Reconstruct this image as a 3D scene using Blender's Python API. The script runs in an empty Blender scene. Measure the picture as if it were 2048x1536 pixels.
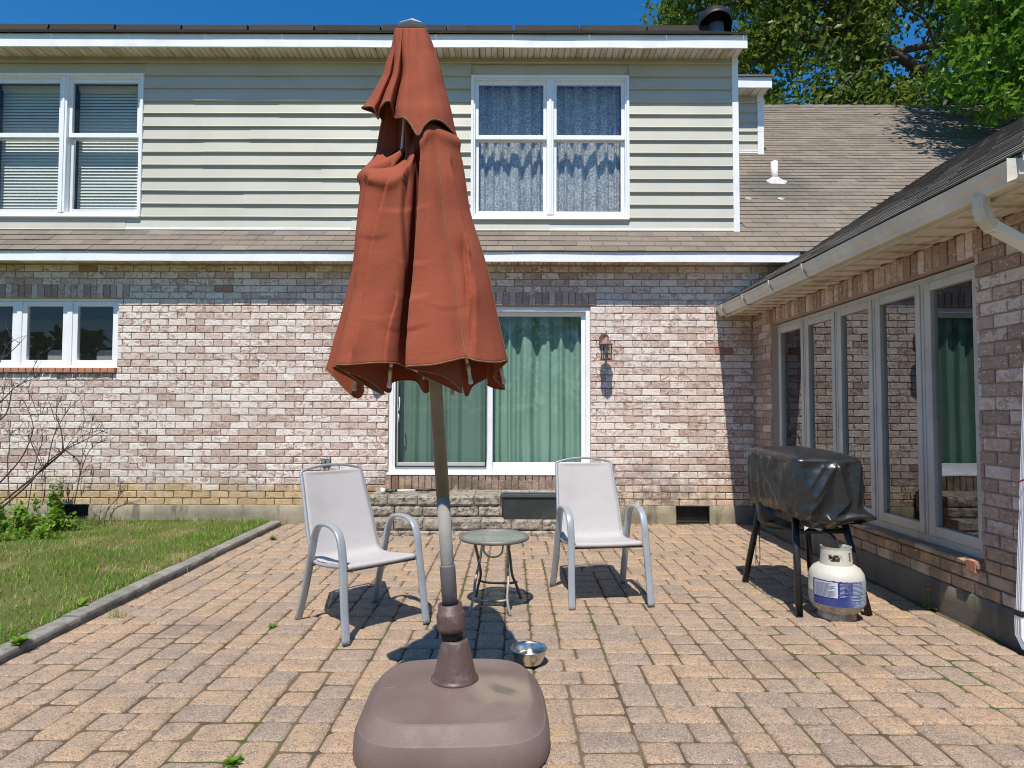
import bpy, bmesh, math, random
from mathutils import Vector, Matrix, noise
PI = math.pi
rnd = random.Random(7)
SC = bpy.context.scene
COL = SC.collection

# ------------------------------------------------------------------ camera model (metres, z up, patio at z = 0)
FPX, CX, CY = 1300.0, 1024.0, 768.0
H = 1.32
PITCH, ROLL = math.atan(53 / FPX), 0.0025
FW = Vector((0, math.cos(PITCH), math.sin(PITCH)))
U0 = Vector((0, -math.sin(PITCH), math.cos(PITCH)))
R0 = Vector((1, 0, 0))
RT = R0 * math.cos(ROLL) + U0 * math.sin(ROLL)
UP = U0 * math.cos(ROLL) - R0 * math.sin(ROLL)
EYE = Vector((0, 0, H))
def ray(u, v): return FW + RT * ((u - CX) / FPX) + UP * ((CY - v) / FPX)
def onY(u, v, Y): d = ray(u, v); return EYE + d * (Y / d.y)
def onZ(u, v, z=0.0): d = ray(u, v); return EYE + d * ((z - H) / d.z)
def onX(u, v, X): d = ray(u, v); return EYE + d * (X / d.x)
def ratio(v): d = ray(CX, v); return d.z / d.y

D = 7.65           # brick facade plane
YS = 7.86          # upper siding plane
XW = 2.847         # wing wall plane
SUN = Vector((0.15, 1.0, -1.85))

def lerp(a, b, t): return a + (b - a) * t
def interp(x, tab):
    if x <= tab[0][0]: return tab[0][1]
    for (a, fa), (b, fb) in zip(tab, tab[1:]):
        if x <= b: return lerp(fa, fb, (x - a) / (b - a))
    return tab[-1][1]
def smooth(t): t = max(0, min(1, t)); return t * t * (3 - 2 * t)
def nz(x, y=0, z=0): return noise.noise(Vector((x, y, z)))

# ------------------------------------------------------------------ mesh builder
class MB:
    def __init__(self): self.v = []; self.f = []
    def add(self, vs, fs):
        o = len(self.v); self.v.extend(tuple(p) for p in vs)
        self.f.extend(tuple(i + o for i in f) for f in fs)
    def quad(self, a, b, c, d): self.add((a, b, c, d), ((0, 1, 2, 3),))
    def box(self, lo, hi, bev=0.0):
        x0, y0, z0 = lo; x1, y1, z1 = hi
        if x0 > x1: x0, x1 = x1, x0
        if y0 > y1: y0, y1 = y1, y0
        if z0 > z1: z0, z1 = z1, z0
        self.hexa([(x0, y0, z0), (x1, y0, z0), (x1, y1, z0), (x0, y1, z0), (x0, y0, z1), (x1, y0, z1), (x1, y1, z1), (x0, y1, z1)])
    def hexa(self, p): self.add(p, ((0, 3, 2, 1), (4, 5, 6, 7), (0, 1, 5, 4), (1, 2, 6, 5), (2, 3, 7, 6), (3, 0, 4, 7)))
    def rings(self, rings, closed=True, cap0=False, cap1=False):
        n = len(rings[0]); o = len(self.v)
        for r in rings: self.v.extend(tuple(p) for p in r)
        m = n if closed else n - 1
        for j in range(len(rings) - 1):
            for i in range(m):
                a = o + j * n + i; b = o + j * n + (i + 1) % n
                self.f.append((a, b, b + n, a + n))
        if cap0: self.f.append(tuple(o + i for i in reversed(range(n))))
        if cap1: self.f.append(tuple(o + (len(rings) - 1) * n + i for i in range(n)))
    def lathe(self, c, prof, n=32, cap0=True, cap1=True, axis=None):
        c = Vector(c); R = Matrix.Identity(3)
        if axis is not None: R = Vector((0, 0, 1)).rotation_difference(Vector(axis)).to_matrix()
        self.rings([[c + R @ Vector((r * math.cos(2 * PI * i / n), r * math.sin(2 * PI * i / n), z)) for i in range(n)] for r, z in prof], True, cap0, cap1)
    def tube(self, pts, r, n=8, cap=True, wide=None, side=None):
        """sweep a round (or flat: half widths r x wide along 'side') section along pts; r may be a list"""
        pts = [Vector(p) for p in pts]; rs = r if isinstance(r, (list, tuple)) else [r] * len(pts)
        rings = []; prev = None
        for k, p in enumerate(pts):
            t = (pts[min(k + 1, len(pts) - 1)] - pts[max(k - 1, 0)])
            if t.length < 1e-9: t = Vector((0, 0, 1))
            t.normalize()
            if side is not None: a = Vector(side); a = (a - t * a.dot(t)).normalized()
            elif prev is None:
                a = t.orthogonal().normalized()
            else: a = (prev - t * prev.dot(t)).normalized()
            prev = a; b = t.cross(a)
            w = rs[k] if wide is None else wide
            ring = []
            for i in range(n):
                an = 2 * PI * (i + .5) / n; cu, su = math.cos(an), math.sin(an)
                if wide is not None:
                    cu = math.copysign(abs(cu) ** .5, cu); su = math.copysign(abs(su) ** .5, su)
                ring.append(p + a * (cu * w) + b * (su * rs[k]))
            rings.append(ring)
        self.rings(rings, True, cap, cap)
    def build(self, name, material, parent=None, smooth=False, off=None, bevel=0.0):
        me = bpy.data.meshes.new(name)
        if off is None and parent is not None: off = OFF.get(parent.name, Vector((0, 0, 0)))
        vs = self.v if off is None or off.length == 0 else [(x - off.x, y - off.y, z - off.z) for x, y, z in self.v]
        me.from_pydata(vs, [], self.f); me.update()
        if smooth: me.polygons.foreach_set('use_smooth', [True] * len(me.polygons))
        me.materials.append(material)
        o = bpy.data.objects.new(name, me); COL.objects.link(o)
        if parent is not None:
            o.parent = parent; OFF[o.name] = off if off is not None else Vector((0, 0, 0))
        if bevel:
            md = o.modifiers.new('bevel', 'BEVEL'); md.width = bevel; md.segments = 2; md.limit_method = 'ANGLE'; md.angle_limit = 0.6
        return o
OFF = {}
def empty(name, loc, label, cat, group=None, rotz=0.0, world=True):
    o = bpy.data.objects.new(name, None); COL.objects.link(o); o.location = loc; o.rotation_euler = (0, 0, rotz)
    o.empty_display_size = 0.1
    OFF[o.name] = Vector(loc) if world else Vector((0, 0, 0))
    return tag(o, label, cat, group)
def tag(o, label=None, cat=None, group=None, kind=None):
    if label: o['label'] = label
    if cat: o['category'] = cat
    if group: o['group'] = group
    if kind: o['kind'] = kind
    return o
def spline(pts, n=8, closed=False):
    pts = [Vector(p) for p in pts]; N = len(pts); out = []
    segs = N if closed else N - 1
    for i in range(segs):
        if closed: a, b, c, d = pts[(i - 1) % N], pts[i], pts[(i + 1) % N], pts[(i + 2) % N]
        else: a, b, c, d = pts[max(i - 1, 0)], pts[i], pts[i + 1], pts[min(i + 2, N - 1)]
        for k in range(n):
            t = k / n
            out.append(0.5 * ((2 * b) + (c - a) * t + (2 * a - 5 * b + 4 * c - d) * t * t + (3 * b - a - 3 * c + d) * t ** 3))
    if not closed: out.append(pts[-1])
    return out

# ------------------------------------------------------------------ materials
class NT:
    def __init__(self, name):
        self.m = bpy.data.materials.new(name); self.m.use_nodes = True
        self.t = self.m.node_tree; self.t.nodes.clear()
        self.out = self.n('ShaderNodeOutputMaterial')
    def n(self, typ, **kw):
        nd = self.t.nodes.new(typ)
        for k, val in kw.items(): setattr(nd, k, val)
        return nd
    def l(self, a, b): self.t.links.new(a, b)
    def inp(self, sock, val):
        if isinstance(val, bpy.types.NodeSocket): self.l(val, sock)
        elif isinstance(val, (tuple, list)) and len(val) == 3 and sock.type == 'RGBA': sock.default_value = (*val, 1)
        else: sock.default_value = val
    def pos(self): return self.n('ShaderNodeNewGeometry').outputs['Position']
    def obj(self): return self.n('ShaderNodeTexCoord').outputs['Object']
    def island(self): return self.n('ShaderNodeNewGeometry').outputs['Random Per Island']
    def noise(self, co, scale, detail=4, rough=.55, dist=0.0, dim='3D', w=None):
        nd = self.n('ShaderNodeTexNoise', noise_dimensions=('4D' if w is not None else '3D'))
        self.l(co, nd.inputs['Vector']); nd.inputs['Scale'].default_value = scale; nd.inputs['Detail'].default_value = detail
        nd.inputs['Roughness'].default_value = rough; nd.inputs['Distortion'].default_value = dist
        if w is not None: self.inp(nd.inputs['W'], w)
        return nd.outputs['Fac']
    def voro(self, co, scale, feature='F1', out='Distance', rand=1.0):
        nd = self.n('ShaderNodeTexVoronoi', feature=feature); self.l(co, nd.inputs['Vector'])
        nd.inputs['Scale'].default_value = scale; nd.inputs['Randomness'].default_value = rand
        return nd.outputs[out]
    def math(self, op, a, b=0.0, c=0.0, clamp=False):
        nd = self.n('ShaderNodeMath', operation=op, use_clamp=clamp)
        for i, x in enumerate((a, b, c)): self.inp(nd.inputs[i], x)
        return nd.outputs[0]
    def mp(self, x, a, b, c=0.0, d=1.0, interp='SMOOTHSTEP'):
        nd = self.n('ShaderNodeMapRange', interpolation_type=interp)
        for i, y in enumerate((x, a, b, c, d)): self.inp(nd.inputs[i], y)
        return nd.outputs[0]
    def ramp(self, fac, stops, interp='LINEAR'):
        nd = self.n('ShaderNodeValToRGB'); nd.color_ramp.interpolation = interp; self.l(fac, nd.inputs[0]); e = nd.color_ramp.elements
        while len(e) < len(stops): e.new(0.5)
        for el, (p, c) in zip(e, stops): el.position = p; el.color = (*c, 1)
        return nd.outputs[0]
    def mix(self, f, a, b, typ='MIX'):
        nd = self.n('ShaderNodeMix', data_type='RGBA', blend_type=typ)
        self.inp(nd.inputs[0], f); self.inp(nd.inputs[6], a); self.inp(nd.inputs[7], b); return nd.outputs[2]
    def sep(self, co):
        nd = self.n('ShaderNodeSeparateXYZ'); self.l(co, nd.inputs[0]); return nd.outputs
    def vmul(self, co, s):
        nd = self.n('ShaderNodeVectorMath', operation='MULTIPLY'); self.l(co, nd.inputs[0]); nd.inputs[1].default_value = s; return nd.outputs[0]
    def bump(self, h, strength=.3, dist=.01):
        nd = self.n('ShaderNodeBump'); self.l(h, nd.inputs['Height']); nd.inputs['Strength'].default_value = strength; nd.inputs['Distance'].default_value = dist; return nd.outputs[0]
    def pbr(self, color, rough=.6, metal=0.0, spec=.5, normal=None, coat=0.0):
        nd = self.n('ShaderNodeBsdfPrincipled')
        self.inp(nd.inputs['Base Color'], color); self.inp(nd.inputs['Roughness'], rough); self.inp(nd.inputs['Metallic'], metal)
        nd.inputs['Specular IOR Level'].default_value = spec; nd.inputs['Coat Weight'].default_value = coat
        if normal is not None: self.l(normal, nd.inputs['Normal'])
        return nd.outputs[0]
    def done(self, sh): self.l(sh, self.out.inputs[0]); return self.m
    def mixsh(self, f, a, b):
        nd = self.n('ShaderNodeMixShader'); self.inp(nd.inputs[0], f); self.l(a, nd.inputs[1]); self.l(b, nd.inputs[2]); return nd.outputs[0]

def plain(name, c1, c2=None, scale=6.0, rough=.5, metal=0.0, bump=.08, bscale=60, spec=.5, coat=0.0, dirt=None, dscale=2.5, damt=.5):
    t = NT(name); co = t.obj(); c2 = c2 or tuple(x * .82 for x in c1)
    col = t.mix(t.mp(t.noise(co, scale, 5), .35, .68), c1, c2)
    if dirt: col = t.mix(t.math('MULTIPLY', t.mp(t.noise(co, dscale, 6, .65), .52, .72), damt), col, dirt)
    b = t.bump(t.noise(co, bscale, 4), bump, .01)
    r = t.mp(t.noise(co, scale * 2.3, 3), .3, .7, rough * .85, min(1, rough * 1.15))
    return t.done(t.pbr(col, r, metal, spec, b, coat))

def brick_material(name, brown=0.0):
    t = NT(name); p = t.pos(); isl = t.island(); xyz = t.sep(p)
    big = t.noise(p, .5, 3, .5)
    h1 = t.math('FRACT', t.math('MULTIPLY', isl, 37.7)); h2 = t.math('FRACT', t.math('MULTIPLY', isl, 91.3))
    f = t.math('ADD', t.math('MULTIPLY', isl, .8), t.math('MULTIPLY', t.math('SUBTRACT', big, .5), .8))
    f = t.math('ADD', f, brown, clamp=True)
    base = t.ramp(f, [(0.0, (.88, .815, .75)), (.35, (.82, .735, .665)), (.58, (.74, .62, .55)), (.80, (.58, .445, .375)), (1.0, (.40, .29, .235))])
    # blotchy worn patches inside each brick where the pale slurry has gone
    st = t.vmul(p, (1.0, 1.0, 1.5))
    m1 = t.noise(st, 15, 6, .66, .9, w=t.math('MULTIPLY', isl, 40))
    worn = t.mp(m1, .46, .60)
    wcol = t.mix(t.mp(t.noise(p, 40, 3), .35, .65), (.46, .265, .20), (.33, .235, .19))
    col = t.mix(t.math('MULTIPLY', worn, t.mp(h1, .0, 1.0, .28, .95)), base, wcol)
    m2 = t.noise(st, 24, 5, .6, 1.8, w=t.math('MULTIPLY', isl, 77))
    col = t.mix(t.math('MULTIPLY', t.mp(m2, .57, .66), .85), col, (.90, .86, .82))
    m3 = t.noise(st, 30, 5, .65, 1.2, w=t.math('MULTIPLY', isl, 53))
    col = t.mix(t.math('MULTIPLY', t.mp(m3, .58, .70), t.mp(h2, .2, 1.0, .15, .9)), col, (.24, .15, .12))
    red = t.math('GREATER_THAN', h2, .989)
    col = t.mix(t.math('MULTIPLY', red, .8), col, t.mix(m1, (.40, .15, .085), (.33, .13, .08)))
    bw_ = t.mp(t.noise(t.vmul(p, (1.6, 1.6, .5)), 1.3, 5, .65), .38, .66)
    col = t.mix(t.math('MULTIPLY', bw_, .22), col, t.mix(1.0, col, (.66, .56, .50), 'MULTIPLY'))
    pit = t.mp(t.voro(p, 95), .0, .16, .45, 1.0)
    col = t.mix(1.0, col, t.ramp(pit, [(0, (.55, .5, .47)), (1, (1, 1, 1))]), 'MULTIPLY')
    # water stain: ochre courses low on the wall, black algae lower still
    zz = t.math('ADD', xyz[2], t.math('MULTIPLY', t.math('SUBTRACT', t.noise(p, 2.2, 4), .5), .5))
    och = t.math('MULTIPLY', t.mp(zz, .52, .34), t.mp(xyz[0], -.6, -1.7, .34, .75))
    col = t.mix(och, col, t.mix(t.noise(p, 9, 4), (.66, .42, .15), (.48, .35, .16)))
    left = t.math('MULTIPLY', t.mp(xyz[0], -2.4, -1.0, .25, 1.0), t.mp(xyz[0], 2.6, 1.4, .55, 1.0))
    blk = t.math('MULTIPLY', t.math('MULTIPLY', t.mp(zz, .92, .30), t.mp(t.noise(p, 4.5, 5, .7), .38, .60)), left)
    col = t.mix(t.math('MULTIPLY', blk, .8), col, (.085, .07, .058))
    h = t.math('ADD', t.noise(st, 55, 6, .7), t.math('MULTIPLY', m2, 1.4))
    return t.done(t.pbr(col, .88, 0, .3, t.bump(h, .75, .008)))

def mortar_material():
    t = NT('mortar'); p = t.pos(); xyz = t.sep(p)
    col = t.mix(t.noise(p, 12, 5), (.56, .44, .375), (.44, .335, .28))
    zz = t.math('ADD', xyz[2], t.math('MULTIPLY', t.noise(p, 2.2, 4), .3))
    col = t.mix(t.mp(zz, .75, .45), col, (.20, .15, .10))
    return t.done(t.pbr(col, .95, 0, .2, t.bump(t.noise(p, 140, 3), .4, .004)))

def foundation_material():
    t = NT('foundation_concrete'); p = t.pos(); xyz = t.sep(p)
    col = t.mix(t.mp(t.noise(p, 2.5, 6, .65), .35, .65), (.36, .31, .22), (.22, .195, .15))
    col = t.mix(t.math('MULTIPLY', t.mp(t.noise(t.vmul(p, (3.2, 3.2, .8)), 1.6, 5, .7), .5, .66), .75), col, (.10, .09, .075))
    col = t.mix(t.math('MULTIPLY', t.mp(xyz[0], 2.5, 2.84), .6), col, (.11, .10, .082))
    return t.done(t.pbr(col, .93, 0, .2, t.bump(t.noise(p, 45, 6, .7), .45, .008)))

def shingle_material(name, a, b, c, patch=False, rough=.95):
    t = NT(name); p = t.pos(); isl = t.island(); xyz = t.sep(p)
    col = t.ramp(isl, [(0, a), (.4, b), (.75, c), (1, tuple(x * .8 for x in b))])
    col = t.mix(t.math('MULTIPLY', t.mp(t.noise(p, 2.6, 5), .45, .7), .45), col, tuple(x * .6 for x in b))
    g = t.noise(p, 210, 2)
    col = t.mix(t.mp(g, .3, .7), col, tuple(x * .62 for x in b)) if False else t.mix(t.math('MULTIPLY', t.mp(g, .45, .7), .5), col, tuple(min(1, x * 1.5) for x in a))
    if patch:
        q = t.n('ShaderNodeVectorMath', operation='DISTANCE'); t.l(p, q.inputs[0]); q.inputs[1].default_value = (3.75, 9.15, 4.5)
        d = t.math('ADD', t.math('MULTIPLY', q.outputs['Value'], 1.0), t.math('MULTIPLY', t.noise(p, 3.0, 4), .8))
        col = t.mix(t.math('MULTIPLY', t.mp(d, 1.25, .65), .65), col, (.10, .105, .095))
    return t.done(t.pbr(col, rough, 0, .2, t.bump(g, .5, .004)))

def glass_material(name, tint=(.94, .96, .95), ior=1.85):
    t = NT(name)
    p = t.pos(); b = t.bump(t.noise(p, 1.3, 2), .04, .02)
    g = t.n('ShaderNodeNewGeometry'); dt = t.n('ShaderNodeVectorMath', operation='DOT_PRODUCT'); t.l(g.outputs['Normal'], dt.inputs[0]); t.l(g.outputs['Incoming'], dt.inputs[1])
    f0 = ((ior - 1) / (ior + 1)) ** 2
    fac = t.math('MULTIPLY_ADD', t.math('POWER', t.math('SUBTRACT', 1.0, t.math('ABSOLUTE', dt.outputs['Value'])), 4.2), 1 - f0, f0, True)
    gl = t.n('ShaderNodeBsdfGlossy'); gl.inputs['Roughness'].default_value = .0; gl.inputs['Color'].default_value = (.96, .98, 1, 1); t.l(b, gl.inputs['Normal'])
    tr = t.n('ShaderNodeBsdfTransparent'); tr.inputs['Color'].default_value = (*tint, 1)
    return t.done(t.mixsh(fac, tr.outputs[0], gl.outputs[0]))

def cloth_material(name, c1, c2, transl=.25, weave=700, slub=None, rough=.9, hole=0.0):
    t = NT(name); co = t.obj()
    f = t.noise(t.vmul(co, (1, 1, 14)), 38, 3, .6)
    col = t.mix(t.mp(f, .3, .7), c1, c2)
    col = t.mix(t.math('MULTIPLY', t.mp(t.noise(co, 3.0, 5), .45, .7), .35), col, tuple(x * .72 for x in c1))
    w = t.n('ShaderNodeTexWave', bands_direction='Z'); t.l(co, w.inputs['Vector']); w.inputs['Scale'].default_value = weave / 6.0; w.inputs['Distortion'].default_value = 1.5
    nb = t.bump(t.math('ADD', w.outputs['Fac'], t.math('MULTIPLY', t.noise(co, 22, 5), 2.0)), .25, .002)
    d = t.pbr(col, rough, 0, .2, nb)
    if transl:
        tl = t.n('ShaderNodeBsdfTranslucent'); t.inp(tl.inputs['Color'], col); d = t.mixsh(transl, d, tl.outputs[0])
    if hole:
        tp = t.n('ShaderNodeBsdfTransparent'); d = t.mixsh(hole, d, tp.outputs[0])
    return t.done(d)

def lace_material():
    t = NT('lace'); co = t.obj()
    warp = t.n('ShaderNodeTexNoise'); t.l(co, warp.inputs['Vector']); warp.inputs['Scale'].default_value = 14
    mx = t.mix(.06, co, warp.outputs['Color'], 'ADD')
    v1 = t.voro(mx, 12, 'DISTANCE_TO_EDGE'); v2 = t.voro(mx, 12)
    ring = t.math('SUBTRACT', 1.0, t.mp(t.math('ABSOLUTE', t.math('SUBTRACT', v2, .30)), .03, .13))
    edge = t.mp(v1, .10, .02)
    pat = t.math('MAXIMUM', ring, t.math('MULTIPLY', edge, .75))
    alpha = t.mp(pat, 0, 1, .50, .90)
    d = t.pbr((.80, .83, .86), .9, 0, .1)
    tl = t.n('ShaderNodeBsdfTranslucent'); tl.inputs['Color'].default_value = (.8, .83, .86, 1)
    tp = t.n('ShaderNodeBsdfTransparent')
    return t.done(t.mixsh(alpha, tp.outputs[0], t.mixsh(.3, d, tl.outputs[0])))

def paver_material():
    t = NT('paver'); p = t.pos(); isl = t.island()
    big = t.noise(p, .45, 3)
    f = t.math('ADD', isl, t.math('MULTIPLY', t.math('SUBTRACT', big, .5), .6), clamp=True)
    col = t.ramp(f, [(0, (.475, .335, .23)), (.25, (.535, .355, .215)), (.45, (.455, .325, .225)), (.62, (.405, .30, .22)), (.80, (.525, .355, .21)), (.93, (.37, .28, .21)), (1, (.445, .325, .235))])
    col = t.mix(t.math('MULTIPLY', t.mp(t.noise(p, 10, 5, .6, .4), .46, .66), .45), col, (.27, .215, .175))
    col = t.mix(t.math('MULTIPLY', t.mp(t.noise(p, 2.1, 5, .6), .52, .70), .35), col, (.18, .15, .125))
    # exposed pale and dark aggregate
    ag = t.voro(p, 120, 'F1', 'Color'); agv = t.sep(ag)[0]; dist = t.voro(p, 120)
    chip = t.math('MULTIPLY', t.mp(agv, .50, .66), t.mp(dist, .55, .30))
    col = t.mix(t.math('MULTIPLY', chip, .75), col, t.mix(agv, (.50, .40, .30), (.70, .62, .53)))
    ag2 = t.noise(p, 190, 3, .7)
    col = t.mix(t.math('MULTIPLY', t.mp(ag2, .49, .62), .72), col, (.12, .088, .064))
    dk = t.sep(t.voro(p, 95, 'F1', 'Color'))[1]; col = t.mix(t.math('MULTIPLY', t.mp(dk, .78, .86), .38), col, (.11, .082, .065))
    col = t.mix(t.math('MULTIPLY', t.mp(t.noise(p, .9, 6, .7), .54, .70), .45), col, (.14, .115, .09))
    rg = t.mp(chip, 0, 1, .8, .5)
    return t.done(t.pbr(col, rg, 0, .4, t.bump(t.math('ADD', ag2, t.math('MULTIPLY', chip, .8)), .8, .006)))

def joint_material():
    t = NT('joint_sand'); p = t.pos()
    col = t.mix(t.mp(t.noise(p, 5, 5), .4, .6), (.16, .115, .075), (.10, .075, .05))
    col = t.mix(t.mp(t.noise(p, 1.4, 5, .65), .50, .62), col, (.085, .10, .03))
    return t.done(t.pbr(col, .97, 0, .1, t.bump(t.noise(p, 160, 3), .6, .006)))

def leaf_material(name, cols, transl=.4, rough=.42):
    t = NT(name); isl = t.island(); p = t.pos()
    col = t.ramp(isl, [(i / (len(cols) - 1), c) for i, c in enumerate(cols)])
    col = t.mix(t.math('MULTIPLY', t.mp(t.noise(p, .9, 3), .4, .65), .4), col, tuple(x * .65 for x in cols[0]))
    d = t.pbr(col, rough, 0, .35)
    tl = t.n('ShaderNodeBsdfTranslucent'); t.inp(tl.inputs['Color'], t.mix(.35, col, (.30, .42, .03)))
    return t.done(t.mixsh(transl, d, tl.outputs[0]))

def grass_material():
    t = NT('grass_blade'); isl = t.island(); p = t.pos()
    patch = t.noise(p, 1.5, 5, .6)
    f = t.math('ADD', t.math('MULTIPLY', isl, .45), t.math('MULTIPLY', patch, .75))
    col = t.ramp(f, [(.25, (.10, .25, .02)), (.52, (.16, .33, .03)), (.66, (.26, .35, .055)), (.78, (.45, .38, .16)), (.92, (.58, .47, .27))])
    d = t.pbr(col, .6, 0, .25); tl = t.n('ShaderNodeBsdfTranslucent'); t.inp(tl.inputs['Color'], col)
    return t.done(t.mixsh(.35, d, tl.outputs[0]))

def lawn_material():
    t = NT('lawn_soil'); p = t.pos()
    patch = t.noise(p, 1.5, 5, .6)
    col = t.ramp(patch, [(.35, (.085, .14, .022)), (.54, (.13, .16, .04)), (.66, (.27, .21, .11)), (.78, (.32, .24, .14))])
    col = t.mix(t.math('MULTIPLY', t.noise(p, 40, 5, .7), .6), col, (.10, .075, .045))
    return t.done(t.pbr(col, .97, 0, .1, t.bump(t.noise(p, 60, 5, .7), .8, .02)))

def bark_material(name, a, b):
    t = NT(name); co = t.pos()
    n1 = t.noise(t.vmul(co, (1, 1, .35)), 9, 6, .65)
    col = t.mix(t.mp(n1, .35, .65), a, b)
    return t.done(t.pbr(col, .95, 0, .15, t.bump(n1, .8, .03)))

def stone_material():
    t = NT('split_stone'); p = t.pos(); isl = t.island()
    col = t.mix(isl, (.42, .37, .295), (.33, .29, .23))
    col = t.mix(t.mp(t.noise(p, 16, 6, .7), .42, .64), col, (.13, .11, .09))
    col = t.mix(t.math('MULTIPLY', t.mp(t.noise(p, 38, 5, .7), .55, .66), .7), col, (.36, .32, .255))
    return t.done(t.pbr(col, .95, 0, .2, t.bump(t.noise(p, 75, 5, .7), .6, .008)))

def kerb_material():
    t = NT('kerb_concrete'); p = t.pos()
    col = t.mix(t.mp(t.noise(p, 5, 6, .65), .35, .65), (.30, .285, .25), (.20, .19, .165))
    col = t.mix(t.math('MULTIPLY', t.mp(t.noise(p, 24, 5, .7), .5, .64), .5), col, (.085, .08, .065))
    return t.done(t.pbr(col, .95, 0, .2, t.bump(t.noise(p, 70, 6, .7), .6, .008)))

def soffit_material():
    t = NT('soffit_vinyl'); p = t.pos(); xyz = t.sep(p)
    col = t.mix(t.mp(t.noise(t.vmul(p, (6, 1.0, 1)), 1.4, 4, .6), .42, .68), (.78, .73, .64), (.55, .44, .33))
    return t.done(t.pbr(col, .55, 0, .4))

def tank_material():
    t = NT('tank_steel'); co = t.obj(); z = t.sep(co)[2]
    col = t.mix(t.mp(t.noise(co, 4, 5), .4, .65), (.55, .53, .46), (.48, .455, .375))
    low = t.math('MULTIPLY', t.mp(z, .155, .05), t.mp(t.noise(co, 26, 6, .7), .40, .60))
    col = t.mix(low, col, (.30, .20, .11))
    col = t.mix(t.math('MULTIPLY', t.mp(t.noise(co, 30, 5, .7), .66, .72), .8), col, (.25, .13, .06))
    return t.done(t.pbr(col, .45, 0, .5, t.bump(t.noise(co, 35, 4), .06, .01)))

def tank_label_material():
    t = NT('tank_label'); co = t.obj(); z = t.sep(co)[2]
    fade = t.mp(t.math('ADD', t.sep(co)[0], t.math('MULTIPLY', t.noise(co, 9, 6, .7), .16)), .05, .20)
    blue = t.mix(t.mp(t.noise(co, 13, 5, .65), .42, .68), (.030, .045, .19), (.05, .07, .23))
    pale = t.mix(t.mp(t.noise(co, 18, 6, .7), .35, .65), (.15, .22, .36), (.42, .48, .52))
    col = t.mix(fade, blue, pale)
    col = t.mix(t.mp(t.noise(co, 40, 5, .7), .66, .70), col, (.72, .71, .66))
    return t.done(t.pbr(col, .5, 0, .4))

def cover_material():
    t = NT('cover_vinyl'); co = t.obj()
    col = t.mix(t.noise(co, 5, 4), (.013, .0135, .0155), (.022, .023, .026))
    n1 = t.noise(co, 16, 5, .6, .8)
    return t.done(t.pbr(col, t.mp(t.noise(co, 9, 3), .3, .7, .24, .40), 0, .7, t.bump(n1, .08, .01)))

def screen_material(name='insect_screen', op=.16):
    t = NT(name)
    d = t.pbr((.05, .055, .055), .8, 0, .2); tp = t.n('ShaderNodeBsdfTransparent')
    return t.done(t.mixsh(op, tp.outputs[0], d))

def base_material():
    t = NT('brown_plastic'); co = t.obj()
    col = t.mix(t.mp(t.noise(co, 2.6, 5), .35, .68), (.150, .105, .090), (.178, .128, .110))
    col = t.mix(t.math('MULTIPLY', t.mp(t.noise(co, 3.0, 6, .65), .45, .75), .5), col, (.225, .175, .152))
    q = t.n('ShaderNodeVectorMath', operation='DISTANCE'); t.l(co, q.inputs[0]); q.inputs[1].default_value = (.20, -.03, .17)
    d = t.math('ADD', q.outputs['Value'], t.math('MULTIPLY', t.math('SUBTRACT', t.noise(co, 9, 5, .6), .5), .12))
    col = t.mix(t.math('MULTIPLY', t.mp(d, .17, .08), .8), col, (.26, .21, .155))
    col = t.mix(t.math('MULTIPLY', t.mp(d, .055, .02), .75), col, (.12, .10, .085))
    sc = t.noise(t.vmul(co, (1, 14, 14)), 5, 5, .7, 1.0)
    col = t.mix(t.math('MULTIPLY', t.mp(sc, .64, .70), .35), col, (.33, .27, .24))
    return t.done(t.pbr(col, t.mp(t.noise(co, 6, 4), .3, .7, .52, .7), 0, .45, t.bump(t.noise(co, 140, 4), .15, .01)))

def steel_material():
    t = NT('stainless'); co = t.obj()
    return t.done(t.pbr((.60, .585, .55), t.mp(t.noise(co, 40, 3), .3, .7, .22, .36), 1.0))

def table_glass():
    t = NT('table_glass'); co = t.obj()
    d = t.pbr(t.mix(t.noise(co, 14, 4), (.42, .45, .38), (.33, .36, .30)), .25, 0, .5)
    tp = t.n('ShaderNodeBsdfTransparent'); tp.inputs['Color'].default_value = (.72, .77, .68, 1)
    return t.done(t.mixsh(.55, tp.outputs[0], d))

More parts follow.
